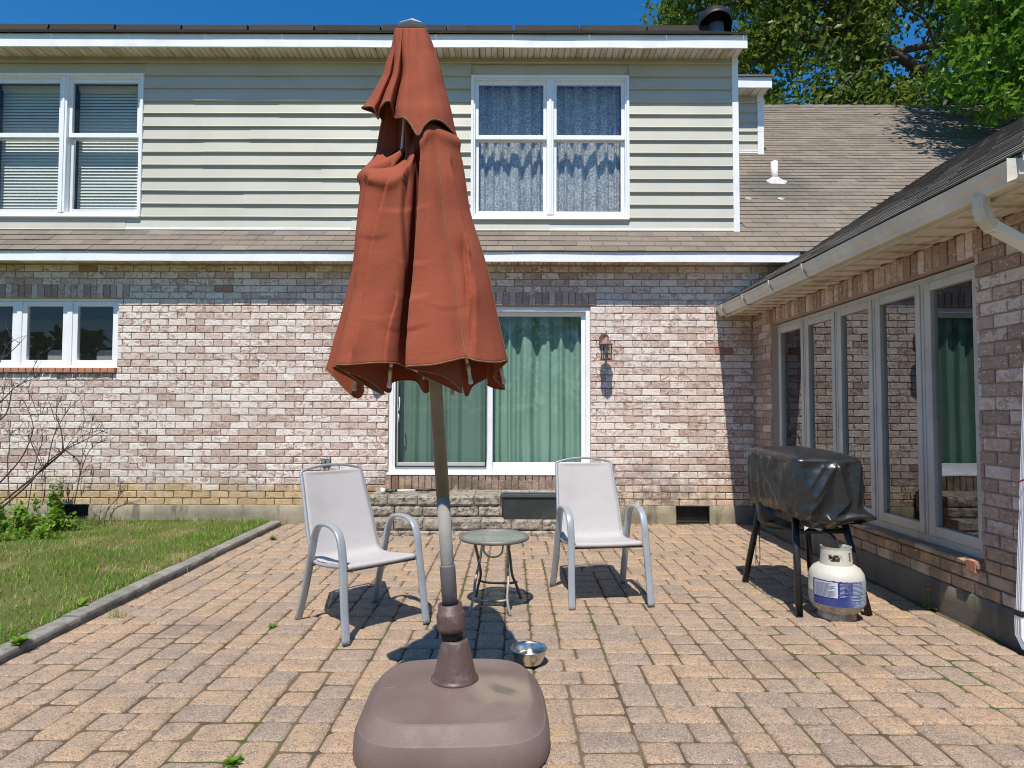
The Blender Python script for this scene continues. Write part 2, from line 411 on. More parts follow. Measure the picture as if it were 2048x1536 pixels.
M = dict(
    brick=brick_material('brick_pale'), brick_wing_shaded=brick_material('brick_wing_shaded', .48), mortar=mortar_material(), foundation=foundation_material(),  # wing copy of the pale brick, browned to carry the shade there
    soldier=brick_material('brick_soldier', .5), dsill=brick_material('brick_door_sill', .95), sill=plain('brick_sill', (.50, .215, .125), (.40, .20, .14), 9, .85, bump=.4),
    siding=plain('siding_cream', (.53, .52, .44), (.49, .48, .405), 1.2, .5, bump=.03, bscale=90, dirt=(.44, .42, .34), dscale=1.6, damt=.5),
    trim=plain('white_trim', (.90, .91, .92), (.85, .86, .87), 3, .42, bump=.03, dirt=(.60, .58, .52), dscale=3, damt=.3),
    vinyl=plain('window_vinyl', (.88, .90, .91), (.84, .86, .87), 3, .38, bump=.02, dirt=(.58, .57, .53), dscale=4, damt=.25),
    wingframe=plain('window_alloy', (.55, .54, .49), (.49, .48, .44), 4, .45, bump=.03, dirt=(.36, .36, .30), dscale=4, damt=.4),
    gutter=plain('gutter_paint', (.72, .69, .61), (.62, .585, .50), 4, .45, bump=.04, dirt=(.48, .43, .33), dscale=3, damt=.5),
    soffit=soffit_material(),
    shingle=shingle_material('shingle_tan', (.245, .205, .165), (.185, .158, .13), (.225, .185, .15), True),
    shingle_dark=shingle_material('shingle_wing', (.20, .185, .165), (.145, .13, .118), (.17, .15, .135)),
    shingle_cap=shingle_material('shingle_cap', (.060, .050, .042), (.045, .038, .032), (.055, .045, .038)), glass=glass_material('window_glass'), glass_low=glass_material('door_glass', (.95, .965, .96), 1.5), glass_wing=glass_material('wing_glass', (.85, .88, .86), 2.3),
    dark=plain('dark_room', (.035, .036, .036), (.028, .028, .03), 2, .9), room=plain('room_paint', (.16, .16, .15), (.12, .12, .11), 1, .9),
    floor_in=plain('room_floor', (.10, .075, .05), (.08, .06, .04), 3, .6),
    curtain=cloth_material('green_curtain', (.30, .50, .405), (.26, .445, .36), .15, 300), lace=lace_material(), screen=screen_material(), doorscreen=screen_material('door_screen', .27),
    blind=plain('blind_slat', (.84, .88, .80), (.78, .82, .75), 3, .5), beige=plain('sofa_fabric', (.46, .45, .40), (.38, .37, .33), 4, .9),
    paver=paver_material(), joint=joint_material(), kerb=kerb_material(), stone=stone_material(), lawn=lawn_material(), grass=grass_material(),
    canopy=cloth_material('rust_canvas', (.345, .091, .050), (.285, .073, .039), .06, 700), piping=plain('faded_piping', (.24, .13, .065), (.18, .10, .05), 20, .9),
    pole=plain('olive_pole', (.205, .195, .145), (.165, .16, .12), 8, .35, 0.35), pole_grey=plain('bare_pole', (.30, .29, .265), (.25, .24, .22), 8, .75, 0.0),
    sleeve=plain('grey_sleeve', (.155, .155, .165), (.13, .13, .14), 9, .45, dirt=(.45, .45, .44), dscale=22, damt=.35),
    base=base_material() if True else plain('brown_plastic', (.118, .078, .072), (.150, .103, .095), 2.6, .62, bump=.15, bscale=140, dirt=(.235, .185, .15), dscale=3.0, damt=.85),
    base_dark=plain('brown_collar', (.085, .050, .043), (.11, .068, .058), 8, .5, bump=.2, dirt=(.22, .17, .15), dscale=14, damt=.6),
    black=plain('black_plastic', (.016, .016, .017), (.026, .026, .027), 7, .5), rubber=plain('black_rubber', (.012, .012, .012), None, 7, .7),
    ivory=plain('ivory_plastic', (.62, .56, .43), (.50, .44, .33), 30, .5), white=plain('white_fibreglass', (.80, .80, .80), (.68, .68, .67), 30, .4),
    cap=plain('grey_cap', (.45, .49, .53), (.40, .44, .48), 8, .4), chair=plain('grey_paint', (.40, .425, .45), (.36, .385, .41), 7, .33, .25, dirt=(.27, .27, .26), dscale=9, damt=.3),
    sling=cloth_material('grey_sling', (.545, .52, .515), (.50, .475, .47), .06, 900, rough=.75, hole=.06),
    bronze=plain('dark_metal', (.10, .092, .085), (.14, .13, .12), 12, .42, .6), rimgrey=plain('table_rim', (.17, .165, .15), (.22, .21, .19), 12, .5, .2), worn=plain('worn_metal', (.37, .35, .31), (.27, .25, .22), 14, .45, .4), tglass=table_glass(),
    cover=cover_material(), grill=plain('grill_black', (.014, .014, .016), (.022, .022, .024), 8, .4, .1), tank=tank_material(), tlabel=tank_label_material(),
    paper=plain('label_paper', (.62, .63, .66), (.50, .52, .56), 14, .6), ink=plain('label_ink', (.10, .13, .26), (.14, .17, .30), 14, .6), inkwhite=plain('label_print', (.38, .43, .56), (.28, .33, .47), 30, .6),
    steel=steel_material(), lantern=plain('rust_metal', (.13, .075, .062), (.19, .11, .09), 20, .6, .3, dirt=(.30, .20, .17), dscale=12, damt=.5), copper=plain('lantern_roof', (.24, .13, .115), (.30, .19, .17), 16, .5, .3),
    planter=plain('planter_plastic', (.030, .036, .037), (.040, .046, .047), 5, .6, dirt=(.085, .085, .078), dscale=5, damt=.6), planter_rim=plain('planter_rim', (.075, .095, .10), (.06, .075, .08), 5, .5),
    soil=plain('potting_soil', (.05, .035, .022), (.075, .055, .035), 20, .95), metal_vent=plain('vent_metal', (.045, .043, .04), (.07, .066, .06), 9, .6, .3), flue=plain('flue_cap', (.018, .014, .013), (.03, .022, .02), 9, .5, .3), galv=plain('galvanised', (.42, .46, .50), (.34, .38, .42), 9, .35, .7),
    lead=plain('flashing', (.66, .66, .65), (.48, .48, .47), 14, .6), green=plain('green_plastic', (.02, .16, .085), None, 7, .4), red=plain('red_wire', (.30, .05, .04), None, 9, .5),
    oak=leaf_material('oak_leaf', [(.04, .085, .016), (.07, .14, .022), (.13, .20, .028), (.24, .27, .04), (.08, .15, .025)]),
    maple=leaf_material('maple_leaf', [(.07, .18, .018), (.10, .25, .024), (.15, .32, .03), (.09, .22, .022)], .45),
    weed=leaf_material('weed_leaf', [(.12, .25, .022), (.17, .34, .032), (.24, .38, .045), (.13, .27, .025)], .4),
    bark=bark_material('bark', (.13, .105, .08), (.07, .055, .042)), twig=bark_material('twig', (.155, .115, .10), (.09, .065, .058)), litter=leaf_material('dry_leaf', [(.20, .12, .05), (.30, .20, .09), (.13, .08, .04), (.36, .27, .15)], .1, .8), yellow=plain('yellow_petal', (.75, .52, .01), None, 7, .6), water=None)
def water_material():
    t = NT('bowl_water'); fr = t.n('ShaderNodeFresnel'); fr.inputs['IOR'].default_value = 1.33
    gl = t.n('ShaderNodeBsdfGlossy'); gl.inputs['Roughness'].default_value = .02; tr = t.n('ShaderNodeBsdfTransparent'); tr.inputs['Color'].default_value = (.85, .86, .78, 1)
    t.l(t.bump(t.noise(t.obj(), 22, 2), .15, .01), gl.inputs['Normal'])
    return t.done(t.mixsh(fr.outputs[0], tr.outputs[0], gl.outputs[0]))
M['water'] = water_material()

# ------------------------------------------------------------------ wall frames: pt(s along, z up, o outward)
def facade(s, z, o=0.0): return Vector((s, D - o, z))
def upper(s, z, o=0.0): return Vector((s, YS - o, z))
def wing(s, z, o=0.0): return Vector((XW - o, -s, z))
def wfront(s, z, o=0.0): return Vector((s, 3.45 - o, z))
def fbox(mb, P, s0, s1, z0, z1, o0, o1):
    mb.hexa([P(s0, z0, o1), P(s1, z0, o1), P(s1, z0, o0), P(s0, z0, o0), P(s0, z1, o1), P(s1, z1, o1), P(s1, z1, o0), P(s0, z1, o0)])
def FU(u, v): p = onY(u, v, D); return p.x, p.z
def SU(u, v, Y=None): p = onY(u, v, Y or YS); return p.x, p.z

def one_brick(mb, P, s0, s1, z0, z1, r, proud=0.0):
    L = s1 - s0; Hh = z1 - z0; j = lambda a: r.uniform(-a, a)
    d = proud + r.uniform(-.0025, .003); b = .0045
    if L >= Hh: base = [(s0, z0), (s0 + L * .33, z0), (s0 + L * .67, z0), (s1, z0), (s1, z1), (s0 + L * .67, z1), (s0 + L * .33, z1), (s0, z1)]
    else: base = [(s0, z0), (s1, z0), (s1, z0 + Hh * .33), (s1, z0 + Hh * .67), (s1, z1), (s0, z1), (s0, z0 + Hh * .67), (s0, z0 + Hh * .33)]
    base = [(s + j(.0026), z + j(.0026)) for s, z in base]
    cs, cz = (s0 + s1) / 2, (z0 + z1) / 2
    ins = [(s + math.copysign(b, cs - s), z + math.copysign(b, cz - z)) for s, z in base]
    ins = [(s + j(.0012), z + j(.0012)) for s, z in ins]
    tl, tz = j(.0015), j(.0015)
    mb.rings([[P(s, z, -.018) for s, z in base], [P(s, z, d - .004) for s, z in base], [P(s, z, d + tl * (s - cs) / max(L, .05) + tz * (z - cz) / max(Hh, .05)) for s, z in ins]], True, False, True)

CH, BL, JT = .0809, .2153, .0095
def brick_wall(P, s0, s1, z0, z1, holes, mb, r, phase=0.0):
    n = int((z1 - z0) / CH) + 1
    for c in range(n):
        za = z0 + c * CH; zb = za + CH - JT
        if za > z1 - .02: break
        zb = min(zb, z1); zc = (za + zb) / 2
        ivs = [(s0, s1)]
        for (h0, h1, k0, k1) in holes:
            if k0 < zc < k1:
                nv = []
                for a, b in ivs:
                    if h1 <= a or h0 >= b: nv.append((a, b)); continue
                    if h0 > a: nv.append((a, h0 - .004))
                    if h1 < b: nv.append((h1 + .004, b))
                ivs = nv
        off = phase + (BL / 2 if c % 2 else 0)
        for a, b in ivs:
            k = math.floor((a - off) / BL)
            while off + k * BL < b:
                x0 = max(a, off + k * BL); x1 = min(b, off + (k + 1) * BL - JT); k += 1
                if x1 - x0 > .028: one_brick(mb, P, x0, x1, za, zb, r)
def soldiers(P, s0, s1, z0, z1, mb, r, proud=0.0, pitch=.0785):
    n = max(1, round((s1 - s0) / pitch)); w = (s1 - s0) / n
    for i in range(n): one_brick(mb, P, s0 + i * w + .004, s0 + (i + 1) * w - .004, z0 + .003, z1 - .004, r, proud)
def sheet(P, s0, s1, z0, z1, holes, mb, o):
    ss = sorted(set([s0, s1] + [x for h in holes for x in h[:2] if s0 < x < s1])); zs = sorted(set([z0, z1] + [x for h in holes for x in h[2:] if z0 < x < z1]))
    for a, b in zip(ss, ss[1:]):
        for c, d in zip(zs, zs[1:]):
            m, q = (a + b) / 2, (c + d) / 2
            if any(h[0] < m < h[1] and h[2] < q < h[3] for h in holes): continue
            mb.quad(P(a, c, o), P(b, c, o), P(b, d, o), P(a, d, o))
def reveal(P, s0, s1, z0, z1, mb, o0, o1):
    mb.quad(P(s0, z0, o0), P(s0, z1, o0), P(s0, z1, o1), P(s0, z0, o1)); mb.quad(P(s1, z0, o0), P(s1, z1, o0), P(s1, z1, o1), P(s1, z0, o1))
    mb.quad(P(s0, z1, o0), P(s1, z1, o0), P(s1, z1, o1), P(s0, z1, o1)); mb.quad(P(s0, z0, o0), P(s1, z0, o0), P(s1, z0, o1), P(s0, z0, o1))
def room_box(P, s0, s1, z0, z1, o0, o1, mb):
    reveal(P, s0, s1, z0, z1, mb, o0, o1); mb.quad(P(s0, z0, o1), P(s1, z0, o1), P(s1, z1, o1), P(s0, z1, o1))

# ------------------------------------------------------------------ HOUSE
house = empty('house', (0, D, 0), 'two storey house with pale brick below, cream siding above and a brick wing', 'house')
FZ = FU(1024, 1011)[1]                         # top of the concrete foundation
SOFZ = H + ratio(532.5) * D                    # underside of the lower eave
XL = -8.2
# openings
lw = (FU(-72, 700)[0], FU(235, 660)[0], FU(0, 735)[1], FU(0, 595)[1])
dr = (FU(777, 800)[0], FU(1181, 800)[0], FU(900, 948)[1], FU(900, 610)[1])
lw_sold = (lw[0] - .16, FU(259, 580)[0], lw[3], FU(0, 567)[1])
dr_sold = (dr[0] - .07, dr[1] + .06, dr[3], FU(1000, 582)[1])
dr_sill = (dr[0] - .03, dr[1] + .02, FZ + .0, dr[2])
lw_sill = (lw[0] - .02, lw[1] - .0, lw[2] - .062, lw[2])
r = random.Random(3)
mb = MB(); brick_wall(facade, XL, XW, FZ, SOFZ + .02, [lw, dr, lw_sold, dr_sold, dr_sill, lw_sill], mb, r, .03)
kk = int((2.42 - FZ) / CH) + 1; brick_wall(facade, XW, 3.75, FZ + kk * CH, SOFZ + .02, [], mb, r, .03)
bw = mb.build('brick_wall', M['brick'], house)
for q_ in (lw_sold, dr_sold): mb = MB(); soldiers(facade, *q_, mb, r); mb.build('lintel', M['soldier'], house)
mb = MB(); soldiers(facade, dr_sill[0], dr_sill[1], FZ + .02, dr[2] - .004, mb, r, .012)
mb.build('door_sill', M['dsill'], house)
mb = MB(); soldiers(facade, lw_sill[0], lw_sill[1], lw_sill[2], lw_sill[3], mb, r, .035, .088)
mb.build('window_sill', M['sill'], house)
mb = MB(); _vr = [(FU(1352, 1030)[0], FU(1419, 1030)[0], -.1, FZ), (FU(108, 1030)[0], FU(177, 1030)[0], -.1, FZ)]; sheet(facade, XL, XW + .02, 0.0, SOFZ + .05, [lw, dr] + _vr, mb, -.0145); sheet(facade, XW + .02, 3.8, 2.45, SOFZ + .05, [], mb, -.0145); reveal(facade, *lw, mb, -.0145, -.14); reveal(facade, *dr, mb, -.0145, -.14)
mb.build('mortar_bed', M['mortar'], house)
# foundation
def found_block(P, s0, s1, z1, mb, holes, seed):
    n = max(2, int((s1 - s0) / .05))
    for (a, b) in holes:
        pass
    segs = []; cur = s0
    for (a, b) in sorted(holes): segs.append((cur, a)); cur = b
    segs.append((cur, s1))
    for a, b in segs:
        n = max(2, int((b - a) / .05)); rings = []
        for i in range(n + 1):
            s = lerp(a, b, i / n); w = .004 * nz(s * 5, seed); t = .006 * nz(s * 3, seed + 5)
            e = .012 if (i == 0 or i == n) and holes else 0
            rings.append([P(s, -.06, .012 + w), P(s, z1 * .5, .013 + w * 1.3), P(s, z1 - .012 + t, .011 + w - e), P(s, z1 - .002 + t, .001), P(s, z1 - .002, -.02)])
        mb.rings(rings, False)
vR = (FU(1352, 1030)[0], FU(1419, 1030)[0]); vL = (FU(108, 1030)[0], FU(177, 1030)[0])
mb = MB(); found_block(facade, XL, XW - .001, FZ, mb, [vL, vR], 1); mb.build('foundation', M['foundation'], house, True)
for (a, b), z0 in ((vR, .01), (vL, .03)):
    mb = MB(); mb.quad(facade(a - .02, z0 - .05, -.10), facade(b + .02, z0 - .05, -.10), facade(b + .02, FZ + .03, -.10), facade(a - .02, FZ + .03, -.10)); fbox(mb, facade, a - .005, b + .005, FZ - .006, FZ - .001, -.10, .006)
    k = 15
    for i in range(k):
        s = lerp(a + .01, b - .01, (i + .5) / k); mb.tube([facade(s, z0 - .01, -.07), facade(s, FZ + .01, -.07)], .006, 6)
    for i in range(k):
        s = lerp(a + .01, b - .01, (i + .5) / k); mb.tube([facade(s, z0 + .002, -.06), facade(s, z0 + .022, -.012)], .007, 6)
    mb.build('crawl_vent', M['metal_vent'], house)

# lower eave (skirt roof), fascia and soffit
YE = 7.402; YR0 = 7.384; ZE = H + ratio(502.5) * YR0; MM = .78
def zroof(Y): return ZE + MM * (Y - YR0)
XV = 3.36                                      # where the wing roof meets the main eave
zfb = H + ratio(523) * YE
def wavy_board(mb, x0, x1, Y, z0, z1, th, seed, amp=.003):
    n = int((x1 - x0) / .12); rings = []
    for i in range(n + 1):
        x = lerp(x0, x1, i / n); d = amp * nz(x * 1.1, seed); e = amp * nz(x * 2.3, seed + 3)
        rings.append([(x, Y + d, z0 + e), (x, Y + d, z1), (x, Y + th, z1), (x, Y + th, z0 + e)])
    mb.rings(rings, True, True, True)
mb = MB(); wavy_board(mb, XL, XV - .05, YE, zfb, ZE + .006, .02, 2); mb.build('fascia', M['trim'], house)
def soffit(mb, x0, x1, Y0, Y1, z, pitch=.075):
    n = int((x1 - x0) / pitch)
    for i in range(n):
        a = x0 + i * (x1 - x0) / n; b = a + (x1 - x0) / n; g = .013
        mb.quad((a, Y0, z), (b - g, Y0, z), (b - g, Y1, z), (a, Y1, z)); mb.quad((b - g, Y0, z), (b - g / 2, Y0, z + .022), (b - g / 2, Y1, z + .022), (b - g, Y1, z))
        mb.quad((b - g / 2, Y0, z + .022), (b, Y0, z), (b, Y1, z), (b - g / 2, Y1, z + .022))
mb = MB(); soffit(mb, XL, XV - .05, YE + .02, D + .02, zfb + .022); mb.build('soffit', M['soffit'], house)

# shingles: tabs on a sloping plane, o(s, l): s along the eave, l up the slope
def shingles(mb, O, A, S, N, smin, smax, lmax, inside, r, ex=.143, tw=.305, th=.0105, lift=.004):
    O, A, S, N = Vector(O), Vector(A), Vector(S), Vector(N)
    c = 0
    while c * ex < lmax:
        l0 = c * ex; off = (c % 2) * tw / 2 + r.uniform(-.02, .02)
        k = math.floor((smin - off) / tw)
        wob = r.uniform(-.003, .003)
        while off + k * tw < smax:
            a = max(smin, off + k * tw); b = min(smax, off + (k + 1) * tw - .004); k += 1
            if b - a < .02 or not inside((a + b) / 2, l0 + ex / 2): continue
            e0 = wob + .004 * nz(a * 1.3, c * .7); e1 = wob + .004 * nz(b * 1.3, c * .7); h = th + lift * nz(a * 3, c * 1.9) + .0012 * r.random()
            g = lambda s, l, n: O + A * s + S * l + N * n
            t0 = g(a, l0 + e0, h); t1 = g(b, l0 + e1, h); t2 = g(b, l0 + ex + .03, .0015); t3 = g(a, l0 + ex + .03, .0015)
            b0 = g(a, l0 + e0, -.002); b1 = g(b, l0 + e1, -.002); b2 = g(b, l0 + ex + .03, -.004); b3 = g(a, l0 + ex + .03, -.004)
            mb.hexa([b0, b1, b2, b3, t0, t1, t2, t3])
        c += 1
ln = math.sqrt(1 + MM * MM); S1 = Vector((0, 1 / ln, MM / ln)); N1 = Vector((0, -MM / ln, 1 / ln))
MWs = .615; XE, ZWE = 2.45, 2.575
def valley_x(Y): return XE + (zroof(Y) - ZWE) / MWs
YRG = 13.04
def in_main(s, l):
    Y = YR0 + l / ln
    if Y > YRG: return False
    if s < 2.735 and Y > YS + .06: return False
    if s < 4.0 and Y > 10.40: return False
    return s < valley_x(Y) + .15
mb = MB(); shingles(mb, (0, YR0, ZE), (1, 0, 0), S1, N1, XL, 12.5, (YRG - YR0) * ln, in_main, random.Random(5))
mb.build('main_roof', M['shingle'], house)
mb = MB()     # roof deck under the tabs
mb.quad((XL, YR0 + .01, ZE - .002), (XV + .2, YR0 + .01, ZE - .002), (XV + .2, YS + .05, zroof(YS + .05) - .006), (XL, YS + .05, zroof(YS + .05) - .006))
mb.quad((2.70, YS, zroof(YS) - .006), (12.5, YS, zroof(YS) - .006), (12.5, YRG, zroof(YRG) - .006), (2.70, YRG, zroof(YRG) - .006))
mb.quad((2.70, YRG, zroof(YRG) - .006), (12.5, YRG, zroof(YRG) - .006), (12.5, YRG + 5.5, zroof(YRG) - 4.3), (2.70, YRG + 5.5, zroof(YRG) - 4.3))
mb.build('roof_deck', M['shingle_dark'], house)
mb = MB()
rr = random.Random(8); x = 3.9
while x < 12.4:
    b = x + .30; h = .012 + rr.uniform(0, .008)
    mb.hexa([(x, YRG - .14, zroof(YRG - .14) + .006), (b, YRG - .14, zroof(YRG - .14) + .012), (b, YRG, zroof(YRG) + .014 + h), (x, YRG, zroof(YRG) + .004 + h), (x, YRG - .14, zroof(YRG - .14) + .012), (b, YRG - .14, zroof(YRG - .14) + .02), (b, YRG + .02, zroof(YRG) + .024 + h), (x, YRG + .02, zroof(YRG) + .014 + h)]); x += .27
mb.build('ridge_cap', M['shingle_dark'], house)

# wing roof
lw2 = math.sqrt(1 + MWs * MWs); S2 = Vector((1 / lw2, 0, MWs / lw2)); N2 = Vector((-MWs / lw2, 0, 1 / lw2))
def valley_Y(x): return YR0 + (ZWE + MWs * (x - XE) - ZE) / MM
def in_wing(s, l):
    x = XE + l / lw2; Y = -s
    if x > 6.6: return False
    if Y < 3.1 + (x - XE): return False       # hip
    return Y < (7.62 if x < XV else valley_Y(x) - .02)
mb = MB(); shingles(mb, (XE, 0, ZWE), (0, -1, 0), S2, N2, -12.0, -3.0, 4.9, in_wing, random.Random(6), th=.009, lift=.004)
mb.build('wing_roof', M['shingle_dark'], house)
mb = MB()
mb.add([(XE + .01, 3.1, ZWE - .004), (XE + .01, 7.63, ZWE - .004), (XV, 7.63, ZWE + MWs * (XV - XE) - .008), (6.6, valley_Y(6.6), ZWE + MWs * (6.6 - XE) - .008), (6.6, 7.25, ZWE + MWs * (6.6 - XE) - .008)], ((0, 1, 2, 3, 4),))
mb.add([(XE + .01, 3.1, ZWE - .004), (6.6, 7.25, ZWE + MWs * 4.15 - .008), (10.7, 3.1, ZWE - .004)], ((0, 1, 2),))
mb.build('roof_deck', M['shingle_dark'], house)

# wing wall, openings, foundation
WSZ = H + .3907 * XW                             # wing soffit height
w0, w1 = -7.13, -3.975
wz0, wz1 = .405, H + .337 * XW
wh = (w0, w1, wz0, wz1)
WFZ = .200
r = random.Random(4)
sill_t = (w0 - .02, w1 + .02, WFZ + 2 * CH, wz0)
mb = MB(); brick_wall(wing, -D, -3.46, WFZ, WSZ + .01, [wh, (w0 - .10, w1 + .075, wz1, WSZ + .02), sill_t], mb, r, .05); brick_wall(wfront, XW, 8.0, WFZ, WSZ + .01, [], mb, r, .02)
mb.build('brick_wall', M['brick_wing_shaded'], house)
mb = MB(); soldiers(wing, w0 - .10, w1 + .075, wz1, WSZ + .012, mb, r); mb.build('lintel', M['soldier'], house)
mb = MB(); soldiers(wing, w0 - .01, w1 + .0, WFZ + 2 * CH + .004, wz0 - .004, mb, r, .022, .205)
mb.build('window_sill', M['soldier'], house)
mb = MB(); one_brick(mb, wing, w1 - .105, w1 - .02, wz0 - .068, wz0 + .003, r, .026); mb.build('sill_end_brick', M['sill'], house)  # end brick of the sill run; the sunlight on it is in the orange colour
mb = MB(); sheet(wing, -D - .02, -3.45, 0, WSZ + .05, [wh], mb, -.0145); reveal(wing, *wh, mb, -.0145, -.13); sheet(wfront, XW, 8.0, 0, WSZ + .05, [], mb, -.0145)
mb.build('mortar_bed', M['mortar'], house)
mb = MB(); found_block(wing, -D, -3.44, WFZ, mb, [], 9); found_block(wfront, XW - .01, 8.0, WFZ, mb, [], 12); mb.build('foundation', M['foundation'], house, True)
# wing soffit, fascia, gutter
mb = MB()
n = 44
for i in range(n):
    y0 = 3.1 + i * (7.64 - 3.1) / n; y1 = y0 + (7.64 - 3.1) / n
    d = .012 if i % 2 else 0.0
    mb.hexa([(2.535, y0, WSZ + .002 + d), (XW - .012, y0, WSZ + .002 + d), (XW - .012, y1 - .006, WSZ + .002 + d), (2.535, y1 - .006, WSZ + .002 + d), (2.535, y0, WSZ + .03), (XW - .012, y0, WSZ + .03), (XW - .012, y1, WSZ + .03), (2.535, y1, WSZ + .03)])
    if d:
        for q in range(9):
            xx = lerp(2.56, XW - .03, q / 8)
for i in range(30):
    x0 = XW + i * .075; mb.hexa([(x0, 3.1, WSZ + .002), (x0 + .069, 3.1, WSZ + .002), (x0 + .069, 3.44, WSZ + .002), (x0, 3.44, WSZ + .002), (x0, 3.1, WSZ + .03), (x0 + .075, 3.1, WSZ + .03), (x0 + .075, 3.44, WSZ + .03), (x0, 3.44, WSZ + .03)])
mb.build('soffit', M['soffit'], house)
mb = MB(); mb.box((2.515, 3.12, WSZ - .012), (2.535, 7.635, ZWE - .02)); mb.box((2.515, 3.10, WSZ - .012), (8.0, 3.12, ZWE - .02)); mb.build('fascia', M['gutter'], house)
GT, GB = H + .507 * 2.41, WSZ + .004
GPROF = [(2.512, GT + .012), (2.512, GB), (2.455, GB - .004), (2.440, GB + .012), (2.437, GB + .035), (2.424, GB + .055), (2.413, GB + .07), (2.411, GT - .012), (2.405, GT), (2.414, GT + .004), (2.418, GT - .006), (2.420, GT - .012)]
mb = MB(); ys = [3.12 + i * (7.635 - 3.12) / 30 for i in range(31)]
mb.rings([[(x + .002 * nz(y * .9, 3), y, z + .004 * nz(y * .6, 8)) for x, z in GPROF] for y in ys], False)
for yy in (7.632, ): mb.add([(x, yy, z) for x, z in GPROF[:9]], (tuple(range(9)),))
xs = [2.405 + i * .3 for i in range(18)]
mb.rings([[(xx, 3.12 - (2.515 - x), z) for x, z in GPROF] for xx in xs], False)
gut = mb.build('gutter', M['gutter'], house)
for u in (1445, 1487, 1541, 1608):
    y = 2.41 * FPX / (u - CX); mb = MB()
    mb.tube([(2.403, y, GT + .004), (2.404, y, GT - .03), (2.412, y, GB + .05), (2.432, y, GB + .015), (2.452, y, GB - .010), (2.515, y, GB - .006)], .005, 6, wide=.016, side=(0, 1, 0))
    mb.build('bracket', M['gutter'], gut)
# downspout with its elbow
mb = MB()
mb.tube([(2.46, 3.37, GB + .01), (2.46, 3.37, GB - .05), (2.475, 3.375, GB - .10), (2.55, 3.41, GB - .145)], .032, 8, wide=.042, side=(0, 1, 0))
mb.build('outlet', M['gutter'], gut)
mb = MB()
mb.tube([(2.525, 3.395, GB - .135), (2.77, 3.445, GB - .235), (2.803, 3.452, GB - .27), (2.805, 3.452, GB - .33)], .03, 8, wide=.042, side=(0, 1, 0))
x0, x1, y0, y1 = 2.771, 2.838, 3.583, 3.622
ring = []
for (a, b, n) in (((x0, y0), (x1, y0), 7), ((x1, y0), (x1, y1), 2), ((x1, y1), (x0, y1), 7), ((x0, y1), (x0, y0), 7)):
    for i in range(n):
        t = i / n; px, py = lerp(a[0], b[0], t), lerp(a[1], b[1], t)
        if i % 2 and n > 3:
            if a[1] == b[1]: py += .005 if py < 3.6 else -.005
            else: px += .004 if px < 2.8 else -.004
        ring.append((px, py))
mb.rings([[(px, py - .15 * (z - .2) / 1.9, z) for px, py in ring] for z in (GB - .27, 1.2, .215)], True)
dsp = mb.build('downspout', M['trim'], house)
mb = MB(); mb.box((x0 - .006, y0 - .006, .205), (x1, y1 + .006, .235)); mb.build('strap', M['black'], dsp)
mb = MB(); mb.rings([[(px + (px - 2.803) * .16, py + (py - 3.614) * .16 - (.05 if z < .07 else 0), z) for px, py in ring] for z in (.205, .10, .035)], True); mb.build('extension', M['trim'], dsp)
mb = MB(); mb.tube([(2.755, 3.55, .94), (2.757, 3.515, .955), (2.80, 3.51, .945), (2.835, 3.515, .95)], .005, 6); mb.tube([(2.757, 3.515, .95), (2.760, 3.518, .90), (2.765, 3.522, .84)], .003, 5); mb.build('wire_tie', M['red'], dsp)

# upper storey siding
ucx0 = XL; ucx1 = SU(1464, 300)[0]
uw = [(SU(942, 300)[0], SU(1258, 300)[0], SU(1100, 439)[1], SU(1100, 153)[1]), (SU(-30, 300)[0], SU(287, 300)[0], SU(150, 434)[1], SU(150, 149)[1])]
ztop = H + ratio(119) * YS; zbot = zroof(YS) + .015
def siding(P, s0, s1, z0, z1, holes, mb, ch=.1605, z_first=None, seed=0):
    zc = z_first; c = 0; rr = random.Random(seed)
    while zc < z1 - .01:
        za, zb = max(zc, z0), min(zc + ch, z1)
        if zb - za > .01:
            zm = (za + zb) / 2; ivs = [(s0, s1)]
            for h in holes:
                if h[2] < zb - .01 and h[3] > za + .01:
                    nv = []
                    for a, b in ivs:
                        if h[1] <= a or h[0] >= b: nv.append((a, b)); continue
                        if h[0] > a: nv.append((a, h[0]))
                        if h[1] < b: nv.append((h[1], b))
                    ivs = nv
            for a, b in ivs:
                cuts = [a]; x = a + rr.uniform(.5, 3.2)
                while x < b - .2: cuts.append(x); x += rr.uniform(2.2, 3.6)
                cuts.append(b)
                for q, (ca, cb) in enumerate(zip(cuts, cuts[1:])):
                    n = max(2, int((cb - ca) / .15)); pr = .004 * (q % 2)
                    rings = []
                    for i in range(n + 1):
                        s = lerp(ca, cb, i / n); w = .0022 * nz(s * 1.7, c * 3.1 + seed); lz = .003 * nz(s * .8, c * 2.2 + 9)
                        rings.append([P(s, za + lz, .004), P(s, za + lz, .031 + w + pr), P(s, za + .007 + lz, .035 + w + pr), P(s, za + .014 + lz, .033 + w + pr), P(s, za + .020 + lz, .028 + w + pr), P(s, zb - .012, .007 + pr), P(s, zb + .004, .006 + pr)])
                    mb.rings(rings, False)
        zc += ch; c += 1
zf = SU(600, 462)[1] - .002
mb = MB(); siding(upper, XL, ucx1 + .01, zbot - .05, ztop + .02, uw, mb, z_first=zf, seed=4); sheet(upper, XL, ucx1 + .02, zbot - .1, ztop + .1, uw, mb, -.004)
mb.build('siding', M['siding'], house)
xr = SU(1476, 300)[0]
mb = MB(); fbox(mb, upper, ucx1, xr, zbot - .03, ztop + .03, -.05, .034); fbox(mb, upper, XL, ucx1, zbot - .05, zbot + .012, 0, .028)
mb.build('corner_trim', M['trim'], house)
